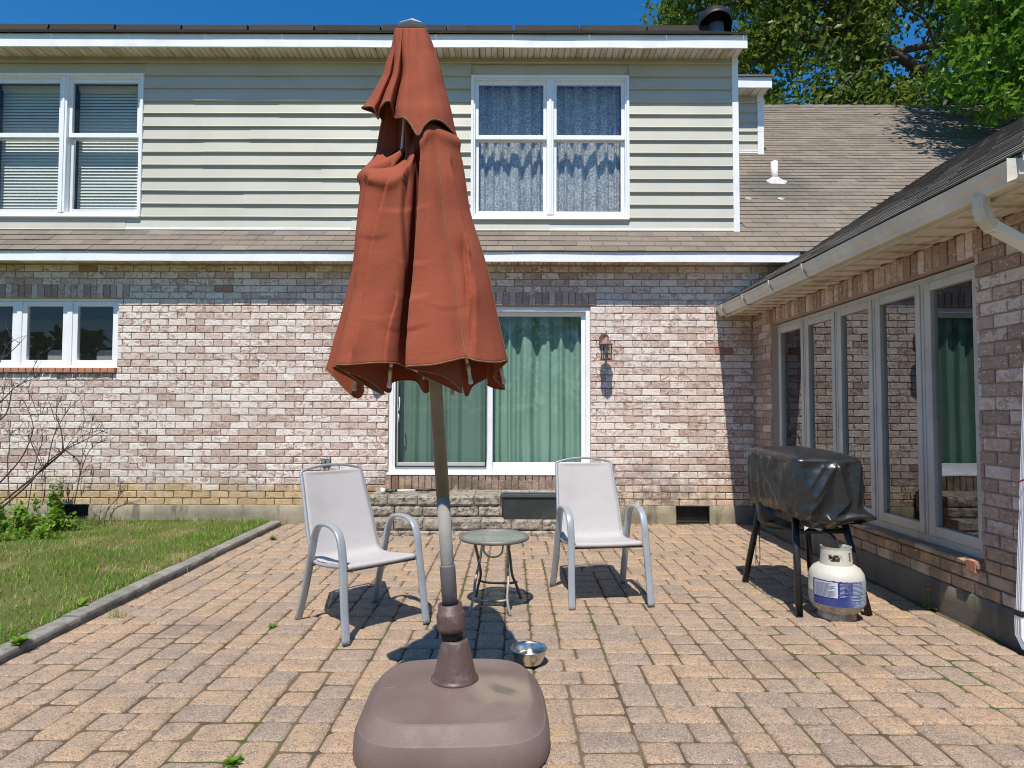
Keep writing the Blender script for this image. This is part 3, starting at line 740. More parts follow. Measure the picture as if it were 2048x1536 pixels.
# side of the upper storey
mb = MB(); mb.quad((xr, YS - .02, zbot - .2), (xr, 12.5, zbot + 3), (xr, 12.5, ztop + 1.2), (xr, YS - .02, ztop)); mb.build('gable_wall', M['siding'], house)
# upper eave and roof
YF2 = 7.545; zf2 = H + ratio(94.5) * YF2; zf2t = zf2 + .155
mb = MB(); wavy_board(mb, XL, SU(1495, 90, YF2)[0], YF2, zf2, zf2t, .02, 5, .004); mb.build('fascia', M['trim'], house)
xe2 = SU(1495, 90, YF2)[0]
mb = MB(); soffit(mb, XL, xe2 - .02, YF2 + .02, YS + .02, ztop + .012, .0735); mb.add([(xe2 - .02, YF2 + .02, ztop + .01), (xr, YS, ztop + .01), (xe2 - .02, YS, ztop + .01)], ((0, 1, 2),)); mb.build('soffit', M['soffit'], house)
zrg = H + ratio(62) * 8.9; sl2 = (zrg - zf2t) / (8.9 - (YF2 - .03)); l2 = math.sqrt(1 + sl2 * sl2)
mb = MB(); shingles(mb, (0, YF2 - .035, zf2t - .003), (1, 0, 0), (0, 1 / l2, sl2 / l2), (0, -sl2 / l2, 1 / l2), XL, xe2 + .02, (8.9 - YF2) * l2 - .1, lambda s, l: True, random.Random(9), tw=.914)
mb.quad((XL, YF2, zf2t - .008), (xe2, YF2, zf2t - .008), (xe2, 8.9, zrg - .012), (XL, 8.9, zrg - .012)); mb.quad((XL, 8.9, zrg - .012), (xe2, 8.9, zrg - .012), (xe2, 12.5, zrg - 2.2), (XL, 12.5, zrg - 2.2))
mb.build('upper_roof', M['shingle_dark'], house)
mb = MB(); x = XL; rr = random.Random(12)
while x < 2.35:
    b = x + .885; q = rr.uniform(-.006, .006)
    mb.hexa([(x, 8.72, zrg - .10), (b, 8.72, zrg - .10), (b, 9.06, zrg - .06), (x, 9.06, zrg - .06), (x, 8.75, zrg - .005 + q), (b, 8.75, zrg - .005 + q), (b, 8.98, zrg + .02 + q), (x, 8.98, zrg + .02 + q)]); x += .914
mb.build('ridge_cap', M['shingle_cap'], house)
# rear bump of the upper storey standing on the main roof
YB = 10.39
bx1 = onY(1526, 250, YB).x; bz1 = H + ratio(192) * YB; bz0 = zroof(YB)
def back(s, z, o=0.0): return Vector((s, YB - o, z))
mb = MB(); siding(back, xr - .3, bx1 - .05, bz0 - .2, bz1 + .02, [], mb, z_first=bz0 + .03, seed=11); sheet(back, xr - .3, bx1, bz0 - .3, bz1 + .1, [], mb, -.004); mb.quad((bx1, YB, bz0 - .2), (bx1, 13, bz0 + 1.5), (bx1, 13, bz1 + .2), (bx1, YB, bz1 + .1))
mb.build('siding', M['siding'], house)
mb = MB(); fbox(mb, back, bx1 - .10, bx1, bz0 - .05, bz1 + .02, -.05, .034); fbox(mb, back, xr, bx1 - .10, bz0 + .0, bz0 + .06, 0, .03); mb.build('corner_trim', M['trim'], house)
yb2 = YB - .31; zb2 = H + ratio(173.5) * yb2; bx2 = onY(1544, 165, yb2).x
mb = MB(); wavy_board(mb, xr - .3, bx2, yb2, zb2, zb2 + .165, .02, 8); mb.build('fascia', M['trim'], house)
mb = MB(); soffit(mb, xr - .3, bx2 - .02, yb2 + .02, YB + .02, bz1 + .012, .11); mb.build('soffit', M['soffit'], house)
mb = MB(); mb.hexa([(xr - .3, yb2 - .03, zb2 + .165), (bx2 + .03, yb2 - .03, zb2 + .165), (bx2 + .03, 13, zb2 + 1.0), (xr - .3, 13, zb2 + 1.0), (xr - .3, yb2 - .03, zb2 + .195), (bx2 + .03, yb2 - .03, zb2 + .195), (bx2 + .03, 13, zb2 + 1.03), (xr - .3, 13, zb2 + 1.03)]); mb.build('upper_roof', M['shingle_dark'], house)
# vent pipe and patches of white sealant on the main roof
vp = onY(1549, 362, 9.32)
mb = MB(); mb.lathe((vp.x, 9.32, vp.z - .1), [(.049, 0), (.049, .385), (.042, .385), (.042, .25)], 20); vpo = mb.build('vent_pipe', M['white'], house, True)
mb = MB(); ring0 = []; ring1 = []
for i in range(28):
    a = 2 * PI * i / 28; rr_ = .145 + .06 * nz(math.cos(a) * 2, math.sin(a) * 2, 3)
    p = Vector((vp.x + math.cos(a) * rr_ + .02, 9.32 + math.sin(a) * rr_ * .5 - .03, 0)); p.z = zroof(p.y) + .012; ring0.append(p)
    ring1.append(Vector((vp.x + math.cos(a) * .055, 9.32 + math.sin(a) * .055, zroof(9.32) + .06)))
mb.rings([ring0, ring1], True); mb.build('flashing', M['lead'], vpo)
mb = MB(); mb.lathe((vp.x, 9.32, zroof(9.32) + .03), [(.058, 0), (.06, .02), (.052, .035)], 20); mb.build('collar', M['black'], vpo)
for (u, v, q) in ((1497, 399, 1), (1563, 399, 2)):
    mb = MB()
    d = ray(u, v); Y = (ZE - MM * YR0 - H) / (d.z / d.y - MM); c = onY(u, v, Y); pts = []
    for i in range(12):
        a = 2 * PI * i / 12; rr_ = .05 * (1 + .5 * nz(math.cos(a) * 2, math.sin(a) * 2, q)); y = Y + math.sin(a) * rr_ * .6; pts.append((c.x + math.cos(a) * rr_, y, zroof(y) + .014))
    mb.add(pts, (tuple(range(12)),)); mb.build('sealant_patch', M['lead'], house)
# stove flue with black hood
fx, fy = onY(1432, 40, 8.75).x, 8.75; fzb = H + ratio(68) * fy
mb = MB(); mb.lathe((fx, fy, fzb - .35), [(.105, 0), (.105, .48), (.098, .48), (.098, .3)], 24); fl = mb.build('flue_pipe', M['galv'], house, True)
mb = MB()
rings = []
for (t, rad, zo, yo) in ((0, .225, -.02, 0), (.1, .228, .12, .0), (.3, .225, .20, .01), (.6, .205, .265, .02), (.8, .14, .315, .03), (1, .03, .335, .04)):
    rings.append([(fx - .02 + rad * math.cos(a), fy + yo + rad * math.sin(a), fzb + zo + (-.12 * math.sin(a) * (1 - t) if t < .2 else -.03 * math.sin(a))) for a in [2 * PI * i / 28 for i in range(28)]])
for k in (0,):
    rings[0] = [(x, y, z + (.10 if y < fy else -.05)) for x, y, z in rings[0]]
mb.rings(rings, True, False, True)
hd = mb.build('flue_hood', M['flue'], fl, True)

# ------------------------------------------------------------------ windows
def pane(P, s0, s1, z0, z1, o, parent, m='glass'):
    mb = MB(); mb.quad(P(s0, z0, o), P(s1, z0, o), P(s1, z1, o), P(s0, z1, o)); return mb.build('pane', M[m], parent)
def frame4(mb, P, s0, s1, z0, z1, w, o0, o1, wb=None, wt=None):
    wb = wb or w; wt = wt or w
    fbox(mb, P, s0, s0 + w, z0, z1, o0, o1); fbox(mb, P, s1 - w, s1, z0, z1, o0, o1)
    fbox(mb, P, s0 + w, s1 - w, z0, z0 + wb, o0, o1 - .001); fbox(mb, P, s0 + w, s1 - w, z1 - wt, z1, o0, o1 - .001)
def double_hung(P, rect, screen):
    s0, s1, z0, z1 = rect; mb = MB()
    frame4(mb, P, s0, s1, z0, z1, .034, -.02, .042); frame4(mb, P, s0 + .034, s1 - .034, z0 + .034, z1 - .034, .018, -.11, .024)
    sm = (s0 + s1) / 2; fbox(mb, P, sm - .042, sm + .042, z0 + .052, z1 - .052, -.11, .034); fbox(mb, P, sm - .016, sm + .016, z0 + .045, z1 - .045, .034, .046)
    fbox(mb, P, s0 + .01, s1 - .01, z0 - .012, z0, -.02, .055)
    w = mb.build('window', M['vinyl'], house, bevel=.004)
    zm = lerp(z0, z1, .575)
    for a, b in ((s0 + .052, sm - .042), (sm + .042, s1 - .052)):
        mb = MB(); frame4(mb, P, a, b, zm - .03, z1 - .052, .040, -.045, -.006, .055, .05); sh = mb.build('sash', M['vinyl'], w, bevel=.003)
        pane(P, a + .038, b - .038, zm + .02, z1 - .10, -.026, w, 'glass_low' if screen else 'glass')
        mb = MB(); frame4(mb, P, a, b, z0 + .052, zm + .005, .042, -.088, -.05, .062, .045); mb.build('sash', M['vinyl'], w, bevel=.003)
        pane(P, a + .04, b - .04, z0 + .11, zm - .035, -.07, w, 'glass_low' if screen else 'glass')
        if screen:
            mb = MB(); mb.quad(P(a + .04, z0 + .06, -.018), P(b - .04, z0 + .06, -.018), P(b - .04, z1 - .10, -.018), P(a + .04, z1 - .10, -.018)); mb.build('screen', M['screen'], w)
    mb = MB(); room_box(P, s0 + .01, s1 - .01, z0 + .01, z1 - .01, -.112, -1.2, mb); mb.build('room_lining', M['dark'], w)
    return sm
smR = double_hung(upper, uw[0], False)
smL = double_hung(upper, uw[1], True)
# lower left casement window
s0, s1, z0, z1 = lw
mb = MB(); frame4(mb, facade, s0, s1, z0, z1, .035, -.13, -.045); pw = (s1 - s0) / 3
for k in (1, 2): fbox(mb, facade, s0 + k * pw - .03, s0 + k * pw + .03, z0 + .035, z1 - .035, -.13, -.048)
w = mb.build('window', M['vinyl'], house, bevel=.004)
for k in range(3):
    a = s0 + k * pw + (.036 if k == 0 else .031); b = s0 + (k + 1) * pw - (.036 if k == 2 else .031)
    mb = MB(); frame4(mb, facade, a, b, z0 + .036, z1 - .036, .058, -.115, -.06); mb.build('sash', M['vinyl'], w, bevel=.004)
    pane(facade, a + .055, b - .055, z0 + .09, z1 - .09, -.09, w, 'glass_low')
    mb = MB(); q = a + .055; mb.quad(facade(q, z0 + .09, -.10), facade(b - .055, z0 + .09, -.10), facade(b - .055, z1 - .09, -.10), facade(q, z1 - .09, -.10)); mb.build('screen', M['screen'], w)
mb = MB(); room_box(facade, s0 + .01, s1 - .01, z0 + .01, z1 - .01, -.135, -1.6, mb); mb.build('room_lining', M['room'], w)
# sliding door
s0, s1, z0, z1 = dr
mb = MB(); frame4(mb, facade, s0, s1, z0, z1 - .02, .05, -.13, -.035, .045, .05); fbox(mb, facade, s0, s1, z1 - .02, z1, -.13, -.06)
fbox(mb, facade, s0 - .01, s1 + .01, z0 - .012, z0 + .012, -.1, .02)
door = mb.build('sliding_door', M['vinyl'], house, bevel=.004)
zg0, zg1 = FU(1000, 928)[1], FU(1000, 632)[1]
xm0, xm1 = FU(972, 800)[0], FU(986, 800)[0]
mb = MB(); frame4(mb, facade, s0 + .05, xm1 - .005, z0 + .045, z1 - .07, .055, -.085, -.045, .085, .05); mb.build('door_panel', M['vinyl'], door, bevel=.004)
mb = MB(); frame4(mb, facade, xm0 + .005, s1 - .05, z0 + .045, z1 - .07, .05, -.125, -.088, .085, .05); mb.build('door_panel', M['vinyl'], door, bevel=.004)
pane(facade, s0 + .10, xm0 + .005, zg0 - .03, zg1 + .02, -.066, door, 'glass_low'); pane(facade, xm1 - .01, s1 - .095, zg0 - .03, zg1 + .02, -.106, door, 'glass_low')
mb = MB(); frame4(mb, facade, s0 + .075, xm0 + .005, z0 + .075, z1 - .08, .018, -.042, -.030); mb.build('screen_frame', M['metal_vent'], door)
mb = MB(); mb.quad(facade(s0 + .09, z0 + .09, -.036), facade(xm0 - .01, z0 + .09, -.036), facade(xm0 - .01, z1 - .09, -.036), facade(s0 + .09, z1 - .09, -.036)); mb.build('screen', M['doorscreen'], door)
hx, hz = FU(797, 800)
mb = MB(); mb.tube(spline([facade(hx, hz + .03, -.04), facade(hx + .012, hz + .02, .0), facade(hx + .014, hz - .06, .006), facade(hx + .004, hz - .12, .0), facade(hx - .004, hz - .13, -.04)], 5), .007, 8); mb.tube([facade(hx, hz - .16, -.03), facade(hx, hz - .26, -.03)], .006, 6); mb.build('handle', M['white'], door, True)
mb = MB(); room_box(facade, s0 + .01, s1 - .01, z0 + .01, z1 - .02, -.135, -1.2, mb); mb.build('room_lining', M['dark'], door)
# wing casements
mb = MB(); frame4(mb, wing, w0, w1, wz0, wz1 - .012, .055, -.13, -.075)
muls = [-2.9 * FPX / (u - CX) for u in (1608.5, 1672, 1748, 1846)]
for m_ in muls: fbox(mb, wing, m_ - .03, m_ + .03, wz0 + .055, wz1 - .055, -.13, -.07); fbox(mb, wing, m_ - .004, m_ + .004, wz0 + .055, wz1 - .06, -.07, -.066)
w = mb.build('window', M['wingframe'], house, bevel=.004)
edges = [w0 + .055 - .03] + muls + [w1 - .055 + .03]
for a, b in zip(edges, edges[1:]):
    a += .032; b -= .032
    mb = MB(); frame4(mb, wing, a, b, wz0 + .057, wz1 - .057, .055, -.115, -.062, .07, .06); mb.build('sash', M['wingframe'], w, bevel=.004)
    pane(wing, a + .05, b - .05, wz0 + .12, wz1 - .11, -.09, w, 'glass_wing')
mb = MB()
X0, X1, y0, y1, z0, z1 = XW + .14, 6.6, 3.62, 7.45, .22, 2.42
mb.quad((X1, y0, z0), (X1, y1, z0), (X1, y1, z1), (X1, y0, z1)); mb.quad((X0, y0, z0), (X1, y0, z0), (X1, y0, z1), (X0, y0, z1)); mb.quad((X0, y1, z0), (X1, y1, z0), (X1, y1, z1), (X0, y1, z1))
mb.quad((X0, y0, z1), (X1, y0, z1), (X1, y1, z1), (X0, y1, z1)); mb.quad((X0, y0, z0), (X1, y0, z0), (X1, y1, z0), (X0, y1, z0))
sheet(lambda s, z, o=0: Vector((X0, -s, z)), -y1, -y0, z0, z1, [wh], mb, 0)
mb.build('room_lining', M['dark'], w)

# ------------------------------------------------------------------ curtains, blinds (hang inside: things of their own)
def drape(name, P, s0, s1, z0, z1, o, m, label, cat, folds, amp, seed, group=None, gap=None):
    mb = MB(); n = int((s1 - s0) / .008); rr = random.Random(seed); ph = rr.uniform(0, 9); rows = []
    for zi in range(9):
        z = lerp(z0, z1, zi / 8); ring = []
        for i in range(n + 1):
            s = lerp(s0, s1, i / n)
            q = folds * (s - s0) / (s1 - s0) * 2 * PI + 5.0 * nz(s * 2.1, seed) + ph + .5 * nz(s * 4, z * 1.3, seed)
            w = math.sin(q); w = math.copysign(abs(w) ** .8, w) * amp * (.8 + 1.3 * nz(s * 2.6, seed + 4)) + .35 * amp * math.sin(q * 2.3 + 1) + .3 * amp * nz(s * 14, z * 1.0, seed + 9)
            ring.append(P(s, z + (.012 * nz(s * 5, seed + 2) if zi == 0 else 0), o + w))
        rows.append(ring)
    mb.rings(rows, False)
    c = P((s0 + s1) / 2, z0, o)
    return tag(mb.build(name, M[m], None, True), label, cat, group)
s0, s1, z0, z1 = dr
drape('curtain', facade, s0 + .08, xm0 + .06, z0 + .10, z1 - .04, -.26, 'curtain', 'green curtain behind the screened panel of the sliding door', 'curtain', 6, .034, 21, 'green curtains at the sliding door')
drape('curtain', facade, xm0 + .08, s1 - .06, z0 + .07, z1 - .04, -.25, 'curtain', 'brighter green curtain behind the unscreened panel of the sliding door', 'curtain', 5, .042, 22, 'green curtains at the sliding door')
s0, s1, z0, z1 = uw[0]
drape('lace_curtain', upper, s0 + .07, smR - .05, z0 + .05, z1 - .05, -.19, 'lace', 'white lace curtain in the upstairs window half beside the umbrella', 'curtain', 6, .036, 31, 'lace curtains upstairs')
drape('lace_curtain', upper, smR + .05, s1 - .07, z0 + .05, z1 - .05, -.19, 'lace', 'white lace curtain in the upstairs window half nearer the roof corner', 'curtain', 6, .036, 33, 'lace curtains upstairs')
s0, s1, z0, z1 = uw[1]
for a, b, lab in ((s0 + .065, smL - .055, 'pale slatted blind in the upstairs window half cut by the photo edge'), (smL + .06, s1 - .065, 'pale slatted blind in the upstairs window half nearest the siding')):
    e = empty('window_blind', upper((a + b) / 2, z0 + .1, -.18), lab, 'blind', 'slatted blinds upstairs')
    mb = MB(); z = z0 + .08
    while z < z1 - .12:
        mb.quad(upper(a, z, -.168), upper(b, z, -.168), upper(b, z + .041, -.186), upper(a, z + .041, -.186)); z += .0395
    mb.build('slats', M['blind'], e)
    mb = MB(); fbox(mb, upper, a - .01, b + .01, z1 - .12, z1 - .06, -.21, -.16); mb.build('head_rail', M['blind'], e)
    mb = MB(); fbox(mb, upper, a, b, z0 + .055, z0 + .075, -.19, -.165); mb.build('bottom_rail', M['blind'], e)
s0, s1, z0, z1 = lw
pwid = (s1 - s0) / 3
for k, lab in ((1, 'pale seat back just inside the middle pane of the low window'), (2, 'pale seat back just inside the low window pane nearest the umbrella')):
    a = s0 + k * pwid + .16; b = s0 + (k + 1) * pwid - .10
    mb = MB(); pts = [(a, z0 + .02), (b, z0 + .02), (b, z0 + .20), (b - .03, z0 + .235), (a + .04, z0 + .24), (a, z0 + .20)]
    mb.rings([[facade(s, z, -.32) for s, z in pts], [facade(s, z, -.42) for s, z in pts]], True, True, True)
    tag(mb.build('chair_back', M['beige'], None), lab, 'seat back', 'seat backs inside the low window')

# ------------------------------------------------------------------ PATIO, kerb, lawn
KX = -2.66
def pavers():
    mb = MB(); c = .0788; x0 = KX + .015; x1 = XW + .02; y0 = -1.6; y1 = D + .03
    nx = int((x1 - x0) / c); ny = int((y1 - y0) / c); occ = [[False] * (nx + 3) for _ in range(ny + 6)]; rr = random.Random(17); pieces = []
    for j in range(ny):
        i = 0
        while i < nx:
            if occ[j][i]: i += 1; continue
            L = 0
            while i + L < nx and not occ[j][i + L] and L < 9: L += 1
            op = []
            for w, d, wt in ((3, 2, 5.0), (2, 2, 3.6), (2, 3, 2.6)):
                if w <= L and (L - w != 1 or L >= 9): op.append((w, d, wt))
            if not op: op = [(min(L, 3), 2, 1)]
            tot = sum(o[2] for o in op); q = rr.uniform(0, tot)
            for w, d, wt in op:
                q -= wt
                if q <= 0: break
            for jj in range(j, j + d):
                for ii in range(i, i + w): occ[jj][ii] = True
            pieces.append((i, j, w, d)); i += w
    for (i, j, w, d) in pieces:
        a, b = x0 + i * c, x0 + (i + w) * c; e, f = y0 + j * c, y0 + (j + d) * c
        cx, cy = (a + b) / 2, (e + f) / 2; hw, hd = (b - a) / 2 - .0042, (f - e) / 2 - .0042
        # the bed is a little wavy, like an old patio
        bx = .010 * nz(cx * .9, cy * .9, 4); by = .010 * nz(cx * .9, cy * .9, 9)
        ang = rr.uniform(-.012, .012); h = rr.uniform(-.004, .004) + .006 * nz(cx * .7, cy * .7, 2); tx, ty = rr.uniform(-.012, .012), rr.uniform(-.012, .012)
        near = cy < 5.2; seg = 3 if near else 2
        def outline(ins, rad):
            pts = []
            for (sx, sy, a0) in ((1, 1, 0), (-1, 1, PI / 2), (-1, -1, PI), (1, -1, 1.5 * PI)):
                for k in range(seg + 1):
                    t = a0 + k * PI / 2 / seg
                    pts.append((sx * (hw - ins - rad) + rad * math.cos(t), sy * (hd - ins - rad) + rad * math.sin(t)))
            return pts
        js = [(rr.uniform(-.0028, .0028), rr.uniform(-.0028, .0028)) for _ in range(4 * (seg + 1))]
        rings = []
        for ins, z, rad in ((0, -.03, .018), (0, -.010, .020), (.0045, -.0055, .023), (.012, -.0015, .026), (.026, 0, .024)):
            ring = []
            for (px, py), (qx, qy) in zip(outline(ins, rad), js):
                px += qx; py += qy
                ring.append((cx + bx + px * math.cos(ang) - py * math.sin(ang), cy + by + px * math.sin(ang) + py * math.cos(ang), z + h + tx * px + ty * py))
            rings.append(ring)
        mb.rings(rings, True, False, True)
    return mb
pv = pavers().build('patio', M['paver'], None, True); tag(pv, 'patio of tan and brown tumbled pavers', None, None, 'structure')
md = pv.data
mb = MB(); nx, ny = 60, 80; rows = []
for j in range(ny + 1):
    rows.append([(lerp(KX - .02, XW + .3, i / nx), lerp(-6, D + .2, j / ny), -.0095 + .004 * nz(i * .9, j * .9) + .006 * nz(lerp(KX, XW, i / nx) * .7, lerp(-6, D, j / ny) * .7, 2)) for i in range(nx + 1)])
mb.rings(rows, False); tag(mb.build('joint_bed', M['joint'], None, True), 'sandy mossy joints between the pavers', None, None, 'structure')
# kerb
mb = MB(); rr = random.Random(2); y = -1.5
while y < 7.52:
    L = rr.uniform(1.1, 1.6); e = min(y + L, 7.56); n = 14; rings = []; dx, dz = rr.uniform(-.008, .008), rr.uniform(-.006, .006)
    for i in range(n + 1):
        yy = lerp(y + .006, e - .006, i / n); a = .006 * nz(yy * 4, 1); b = .006 * nz(yy * 4, 7); c_ = .005 * nz(yy * 5, 3)
        e1 = .010 * max(0, nz(yy * 9, 2) - .1); z_ = .046 + dz
        rings.append([(KX + dx + a, yy, -.05), (KX + dx + a + .004, yy, z_ * .5), (KX + dx + a - e1, yy, z_ - .006 - e1), (KX + dx + a - .007 - e1, yy, z_), (KX - .06 + dx, yy, z_ + .003 + c_ * .5), (KX - .112 + dx + b, yy, z_), (KX - .117 + dx + b, yy, z_ - .006), (KX - .117 + dx + b, yy, -.05)])
    mb.rings(rings, True, True, True); y = e
tag(mb.build('kerb', M['kerb'], None), 'weathered concrete edging between lawn and patio', None, None, 'structure')
# lawn sheet, and the ground out to the horizon
mb = MB(); rows = []
def lawn_z(x, y): return .036 + .02 * nz(x * .8, y * .8, 1) + .012 * nz(x * 3, y * 3, 5)
for j in range(61):
    rows.append([(x_, lerp(-4, D + .02, j / 60), lawn_z(x_, lerp(-4, D + .02, j / 60)) - (.02 if x_ > KX - .2 else 0)) for x_ in [lerp(-14, KX - .10, i / 60) for i in range(61)]])
mb.rings(rows, False); tag(mb.build('lawn', M['lawn'], None, True), 'patchy lawn beside the patio', None, None, 'structure')
mb = MB(); S_ = 400; mb.quad((-S_, -S_, -.07), (S_, -S_, -.07), (S_, S_, -.07), (-S_, S_, -.07)); tag(mb.build('ground', M['lawn'], None), 'open ground around the house', None, None, 'structure')
# grass
mb = MB(); rr = random.Random(41)
def blade(mb, x, y, z, h, w, rr, lean=.6):
    a = rr.uniform(0, 2 * PI); l = rr.uniform(.1, lean) * h; dx, dy = math.cos(a), math.sin(a); px, py = -dy * w, dx * w
    mb.add([(x - px, y - py, z), (x + px, y + py, z), (x + px * .7 + dx * l * .35, y + py * .7 + dy * l * .35, z + h * .55), (x - px * .7 + dx * l * .35, y - py * .7 + dy * l * .35, z + h * .55), (x + dx * l, y + dy * l, z + h * (.95 if l < h * .5 else .7))], ((0, 1, 2, 3), (3, 2, 4)))
cnt = 0
while cnt < 30000:
    x = KX - .13 - (rr.random() ** 1.15) * 4.6; y = 2.4 + 5.22 * rr.random()
    dn = nz(x * 1.6, y * 1.6, 3)
    if rr.random() > .62 + .7 * dn: continue
    hgt = rr.uniform(.018, .055) * (1.15 + .6 * nz(x * 2.1, y * 2.1, 8)); near = max(0, 1 - abs(y - D) / .35)
    blade(mb, x, y, lawn_z(x, y) - .004, hgt * (1 + .5 * near), rr.uniform(.0016, .0035), rr, 1.3); cnt += 1
for _ in range(700):                         # tufts leaning over the kerb
    y = 2.8 + 4.7 * rr.random(); x = KX - .12 - .05 * rr.random(); blade(mb, x, y, .04, rr.uniform(.03, .075), .0025, rr, 1.2)
tag(mb.build('grass', M['grass'], None), 'short patchy green and straw coloured grass', None, None, 'stuff')

# ------------------------------------------------------------------ leafy things
def leaf(mb, p, d, n, L, W, fold=.25, lobes=False):
    d = d.normalized(); s = d.cross(n)
    if s.length < 1e-4: s = d.orthogonal()
    s.normalize(); n = s.cross(d)
    if lobes:
        prof = [(0, .04), (.22, .30), (.34, .16), (.52, .52), (.62, .24), (.78, .36), (1, 0)]
    else: prof = [(0, .03), (.35, .5), (.7, .38), (1, 0)]
    lv = []; mid = []; rv = []
    for t, w in prof:
        c = p + d * (L * t) - n * (L * .25 * t * t); mid.append(c); lv.append(c + s * (W * w) + n * (W * w * fold)); rv.append(c - s * (W * w) + n * (W * w * fold))
    k = len(prof); vs = mid + lv + rv; fs = []
    for i in range(k - 1): fs.append((i, i + 1, k + i + 1, k + i)); fs.append((i + 1, i, 2 * k + i, 2 * k + i + 1))
    mb.add(vs, fs)
def rdir(rr, up=0.0):
    while True:
        v = Vector((rr.uniform(-1, 1), rr.uniform(-1, 1), rr.uniform(-1, 1)))
        if .1 < v.length < 1: v.normalize(); v.z += up; return v.normalized()
def limb(mb, pts, r0, r1, n=8):
    p = spline(pts, 6); mb.tube(p, [lerp(r0, r1, (i / (len(p) - 1)) ** .8) for i in range(len(p))], n); return p
def tree(name, base, limbs, trunk_r, clusters, leafmat, label, nleaf, size, rr, lobes=False, spread=.5, group=None, twigs=True):
    e = empty(name, base, label, 'tree', group)
    tb = MB()
    for k, (pts, r0, r1) in enumerate(limbs): limb(tb, pts, r0, r1, 9)
    cb = MB()
    for (c, rad) in clusters:
        c = Vector(c)
        if twigs:
            for _ in range(2):
                q = c + rdir(rr) * rad * .8; tb.tube([q, (q + c) / 2 + rdir(rr) * .06, c + rdir(rr, -.3) * rad * .6], [.007, .010, .014], 5)
        for _ in range(nleaf):
            p = c + Vector((rr.gauss(0, 1), rr.gauss(0, 1), rr.gauss(0, .75))) * rad * spread
            d = rdir(rr, -.35); nrm = rdir(rr, 1.0); s = size * rr.uniform(.65, 1.25)
            leaf(cb, p, d, nrm, s, s * .62, .2, lobes)
    tb.build('trunk', M['bark'], e, True); cb.build('crown', M[leafmat], e)
    return e
rr = random.Random(77)
# big oak behind the house
YT = 15.5
def T(u, v, Y): p = onY(u, v, Y); return (p.x, p.y, p.z)
main = [(12.6, 16.2, 0), (12.4, 16.0, 4), T(2040, 265, 15.8), T(1900, 175, 15.5), T(1770, 95, 15.4), T(1690, 50, 15.5), T(1600, -40, 15.8), T(1520, -150, 16)]
limbs = [(main, .24, .05), ([T(1790, 105, 15.4), T(1850, 92, 15.2), T(1925, 88, 15), T(2000, 70, 14.8)], .10, .045), ([T(1700, 60, 15.5), T(1640, 60, 15.2), T(1560, 90, 15), T(1500, 130, 15)], .09, .03),
         ([T(1800, 115, 15.4), T(1740, 130, 15.1), T(1690, 165, 14.9), T(1680, 205, 14.8)], .06, .02), ([T(1640, 0, 15.8), T(1560, -10, 15.6), T(1450, 10, 15.4), T(1360, 30, 15.3)], .08, .02),
         ([T(1870, 88, 15.1), T(1850, 40, 15), T(1800, 5, 15), T(1790, -40, 15)], .05, .02), ([T(1905, 178, 15.5), T(1870, 230, 15.2), T(1800, 245, 15)], .06, .02), ([T(1850, 92, 15.2), T(1890, 45, 15.1), T(1880, -20, 15.1)], .03, .012)]
cl = []
for _ in range(760):
    u = rr.uniform(1325, 2120); v = rr.uniform(-130, 250); Y = rr.uniform(14.6, 18.5)
    # leave holes where the sky shows through
    if (u - 1850) ** 2 / 95 ** 2 + (v - 95) ** 2 / 120 ** 2 < 1 and rr.random() < .82: continue
    if (u - 1640) ** 2 / 60 ** 2 + (v - 130) ** 2 / 60 ** 2 < 1 and rr.random() < .5: continue
    if nz(u * .013, v * .016, 2.2) < -.18: continue
    if v < 40 and u < 1335 + (40 - v) * .15: continue
    if u < 1480 and v > 120: continue
    p = onY(u, v, Y); cl.append((p, rr.uniform(.35, .62)))
tree('oak_tree', (12.6, 16.2, 0), limbs, .4, cl, 'oak', 'big dark oak behind the house with a long leaning limb', 100, .17, rr, True, .66)
# maple hanging over the roof from the side
rr = random.Random(78)
cl = []
for _ in range(260):
    u = rr.uniform(1890, 2330); v = rr.uniform(-220, 250); Y = rr.uniform(9.6, 12.2)
    lim = interp(v, [(-220, 1860), (0, 1905), (60, 1925), (120, 1890), (170, 1905), (205, 1930), (250, 1985)])
    if u < lim + rr.uniform(-25, 30): continue
    if nz(u * .012, v * .014, 7.7) < -.22: continue
    p = onY(u, v, Y)
    if p.z < zroof(Y) + .45: continue
    cl.append((p, rr.uniform(.24, .42)))
limbs = [([(12.8, 9.6, 0), (12.7, 9.7, 3.5), (12.2, 10.2, 6), (11.0, 10.8, 8.2)], .25, .10), ([(12.2, 10.2, 6), T(2180, 150, 10.8), T(2050, 140, 10.9), T(1950, 165, 11)], .09, .015), ([(11.0, 10.8, 8.2), T(2120, 20, 11), T(2010, 30, 11), T(1930, 60, 11.2)], .08, .015), ([T(2120, 20, 11), T(2060, -60, 11), T(1960, -80, 11)], .05, .012)]
tree('maple_tree', (12.8, 9.6, 0), limbs, .25, cl, 'maple', 'bright green maple whose leaves overhang the far end of the roof', 84, .155, rr, True, .66)
# trees behind the viewer, seen mirrored in the panes
rr = random.Random(80)
for (tx, ty, hh, lab) in ((7.5, -19, 12.5, 'tall shade tree across the yard behind the viewpoint'), (-9, -21, 10.5, 'broad shade tree behind the viewpoint on the lawn side')):
    cl = [((tx + rr.gauss(0, 2.4), ty + rr.gauss(0, 1.6), hh * rr.uniform(.45, 1.0)), rr.uniform(.6, 1.0)) for _ in range(60)]
    tree('shade_tree', (tx, ty, 0), [([(tx, ty, 0), (tx + .1, ty, hh * .4), (tx - .2, ty, hh * .85)], .3, .06)], .3, cl, 'oak', lab, 110, .2, rr, False, .6, 'trees behind the viewpoint', False)

